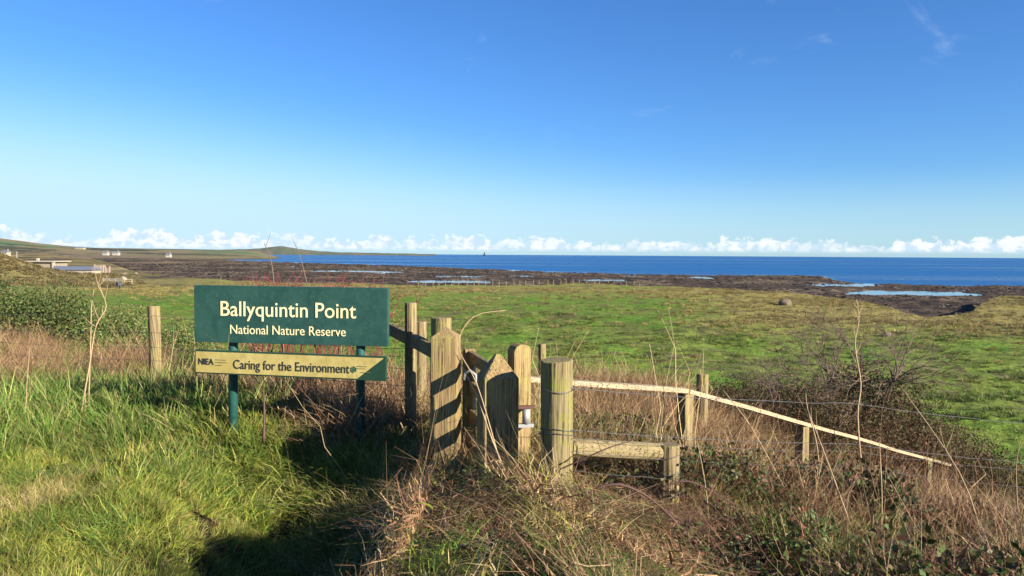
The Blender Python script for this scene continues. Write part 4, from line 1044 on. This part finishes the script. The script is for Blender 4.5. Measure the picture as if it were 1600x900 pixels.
# bare hawthorn
def tree_rec(m, p, d, L, r, depth, rnd, tips):
    n = 3; pts = [p]; q = p; dd = d
    for k in range(n):
        dd = (dd+Vector((rnd.gauss(0, .22), rnd.gauss(0, .22), rnd.gauss(.02, .16)))).normalized(); q = q+dd*L/n; pts.append(q)
    m.tube(pts, [r*(1-.45*k/n) for k in range(n+1)], 6 if depth > 2 else 4, depth == 0)
    if depth == 0: return
    for k in range(rnd.choice((2, 3, 3))):
        nd_ = (dd+Vector((rnd.gauss(0, .65), rnd.gauss(0, .65), rnd.gauss(.05, .4)))).normalized()
        tree_rec(tips if depth <= 2 else m, pts[rnd.choice((2, 3, 3))], nd_, L*rnd.uniform(.62, .85), r*.55, depth-1, rnd, tips)
def thorn(px_, d_, hgt, lab, seed, lean):
    b_ = P(px_, 500, d_); b_.z = ground1(b_.x, b_.y)
    t_ = empty('thorn_tree', b_, lab, 'tree'); rnd = random.Random(seed); m = MB(); tw = MB()
    for k in range(6):
        a = rnd.random()*6.28
        tree_rec(m, b_+Vector((.1*math.cos(a), .1*math.sin(a), -.1)), Vector((.45*math.cos(a)+lean, .45*math.sin(a), 1)).normalized(), hgt*.36, hgt*.017, 5, rnd, tw)
    m.build('trunk', M['bark'], t_); tw.build('crown', M['bark'], t_)
thorn(1345, 12.0, 2.7, 'bare twiggy hawthorn rising from the brambles on the right', 3, .05)
thorn(1235, 11.0, 1.6, 'smaller bare thorn sapling left of the hawthorn', 8, -.1)
# individual dead stalks
def stalk(pts, r, lab, name='dead_stalk', cat='stalk', mat='straw', side=0, grp=None):
    pts = [P(*q) for q in pts]
    # smooth
    out = []
    for i in range(len(pts)-1):
        p0, p1, p2, p3 = pts[max(i-1, 0)], pts[i], pts[i+1], pts[min(i+2, len(pts)-1)]
        for t in (0, .25, .5, .75):
            out.append(.5*((2*p1)+(p2-p0)*t+(2*p0-5*p1+4*p2-p3)*t*t+(3*p1-p0-3*p2+p3)*t**3))
    out.append(pts[-1])
    root = empty(name, pts[0], lab, cat, grp); n = len(out)
    MB().tube(out, [r*(1-.6*i/(n-1)) for i in range(n)], 6).build('stem', M[mat], root, True)
    rnd = random.Random(n+int(pts[0].x*100))
    for k in range(side):
        b_ = out[rnd.randint(n//2, n-2)]; e_ = b_+Vector((rnd.uniform(-.10, .10), rnd.uniform(-.05, .05), rnd.uniform(.06, .2)))
        MB().tube([b_, b_.lerp(e_, .5)+Vector((0, 0, -.012)), e_], [r*.4, r*.3, r*.15], 4).build('side_stem', M[mat], root)
stalk([(118, 715, 6.3), (128, 640, 6.35), (140, 570, 6.4), (150, 510, 6.45), (166, 478, 6.5), (150, 440, 6.5)], .0075, 'tall pale dead stalk leaning through the lush grass at left', side=9)
stalk([(136, 700, 6.5), (141, 560, 6.5), (143, 480, 6.6), (147, 452, 6.6)], .006, 'thin upright dead stalk just right of the tall pale one', side=3)
stalk([(38, 690, 6.2), (42, 600, 6.2), (47, 540, 6.2)], .004, 'slim pale stalk standing in the lush grass near the left edge', side=1)
stalk([(412, 690, 5.4), (413, 640, 5.45), (411, 605, 5.55)], .012, 'brown seeding dock stalk below the cream board', mat='cane', side=0)
stalk([(428, 445, 8.0), (424, 410, 8.0), (413, 380, 8.0)], .008, 'brown stalk with bent tip rising above the sign, left one', mat='bark', side=1)
stalk([(480, 445, 8.2), (470, 405, 8.2), (459, 377, 8.2)], .007, 'dark stalk leaning above the sign, right one', mat='bark', side=1)
stalk([(1283, 790, 6.6), (1277, 700, 6.6), (1262, 640, 6.6), (1259, 615, 6.6)], .007, 'pale upright stalk in front of the second handrail post', side=2)
stalk([(1347, 740, 8.0), (1340, 650, 8.0), (1345, 600, 8.05), (1336, 540, 8.1), (1342, 500, 8.15), (1338, 468, 8.2)], .010, 'tall reddish stalk rising in front of the bare hawthorn', mat='straw', side=9)
stalk([(1240, 790, 5.0), (1175, 670, 5.0), (1130, 610, 5.1)], .005, 'long dead stalk leaning left across the handrail', side=2)
stalk([(1350, 880, 4.4), (1300, 740, 4.5), (1262, 640, 4.7)], .005, 'long straw stalk leaning left in the lower right tangle', side=2)
stalk([(1375, 890, 4.4), (1378, 780, 4.4), (1374, 690, 4.5)], .005, 'straight straw stalk standing in the lower right tangle', side=1)
stalk([(1540, 860, 4.8), (1500, 740, 4.9), (1408, 605, 5.2)], .005, 'long dead stalk leaning left across the wires at far right', side=3)
stalk([(1590, 800, 4.9), (1588, 730, 4.9), (1594, 690, 4.9)], .004, 'short stalk at the far right edge', side=1)
stalk([(1110, 880, 4.3), (1105, 780, 4.3), (1090, 690, 4.4)], .004, 'thin straw stalk right of the short round post', side=2)
stalk([(812, 790, 3.95), (770, 690, 4.1), (745, 620, 4.2), (710, 548, 4.3)], .0055, 'straw stalk leaning left across the thick square gate post', side=0)
stalk([(800, 800, 3.95), (775, 700, 4.1), (745, 600, 4.2), (716, 540, 4.3), (740, 495, 4.4), (790, 485, 4.5)], .004, 'long bent grass stalk arching over the gate posts', side=0)
stalk([(835, 765, 4.1), (800, 715, 4.1), (757, 672, 4.15)], .0035, 'thin stalk lying across the foot of the square gate post', side=1)
# bramble canes
stalk([(880, 845, 3.95), (893, 800, 4.0), (925, 768, 4.0), (965, 757, 4.0), (1010, 775, 4.0), (1055, 815, 3.95), (1100, 870, 3.9)], .011, 'dark bramble cane arching over the bracken below the brace', 'bramble_cane', 'bramble', 'cane', 3)
stalk([(860, 740, 4.15), (905, 720, 4.12), (950, 700, 4.1), (990, 688, 4.1)], .006, 'dark cane tangled across the horizontal brace', 'bramble_cane', 'bramble', 'cane', 4)
stalk([(1030, 765, 4.3), (1075, 752, 4.3), (1130, 778, 4.3), (1195, 820, 4.2), (1260, 860, 4.1)], .006, 'reddish cane arching right from the short round post', 'bramble_cane', 'bramble', 'cane', 3)
stalk([(600, 880, 3.8), (650, 830, 3.85), (730, 800, 3.9), (800, 812, 3.9)], .005, 'pale cane trailing over the shaded hollow at bottom centre', 'bramble_cane', 'bramble', 'straw', 3)
stalk([(1020, 570, 8.8), (1050, 560, 8.8), (1095, 553, 8.8)], .008, 'dark cane curving over the bracken behind the handrail', 'bramble_cane', 'bramble', 'cane', 2)
# dry umbels / gorse tuft beside the left stalk
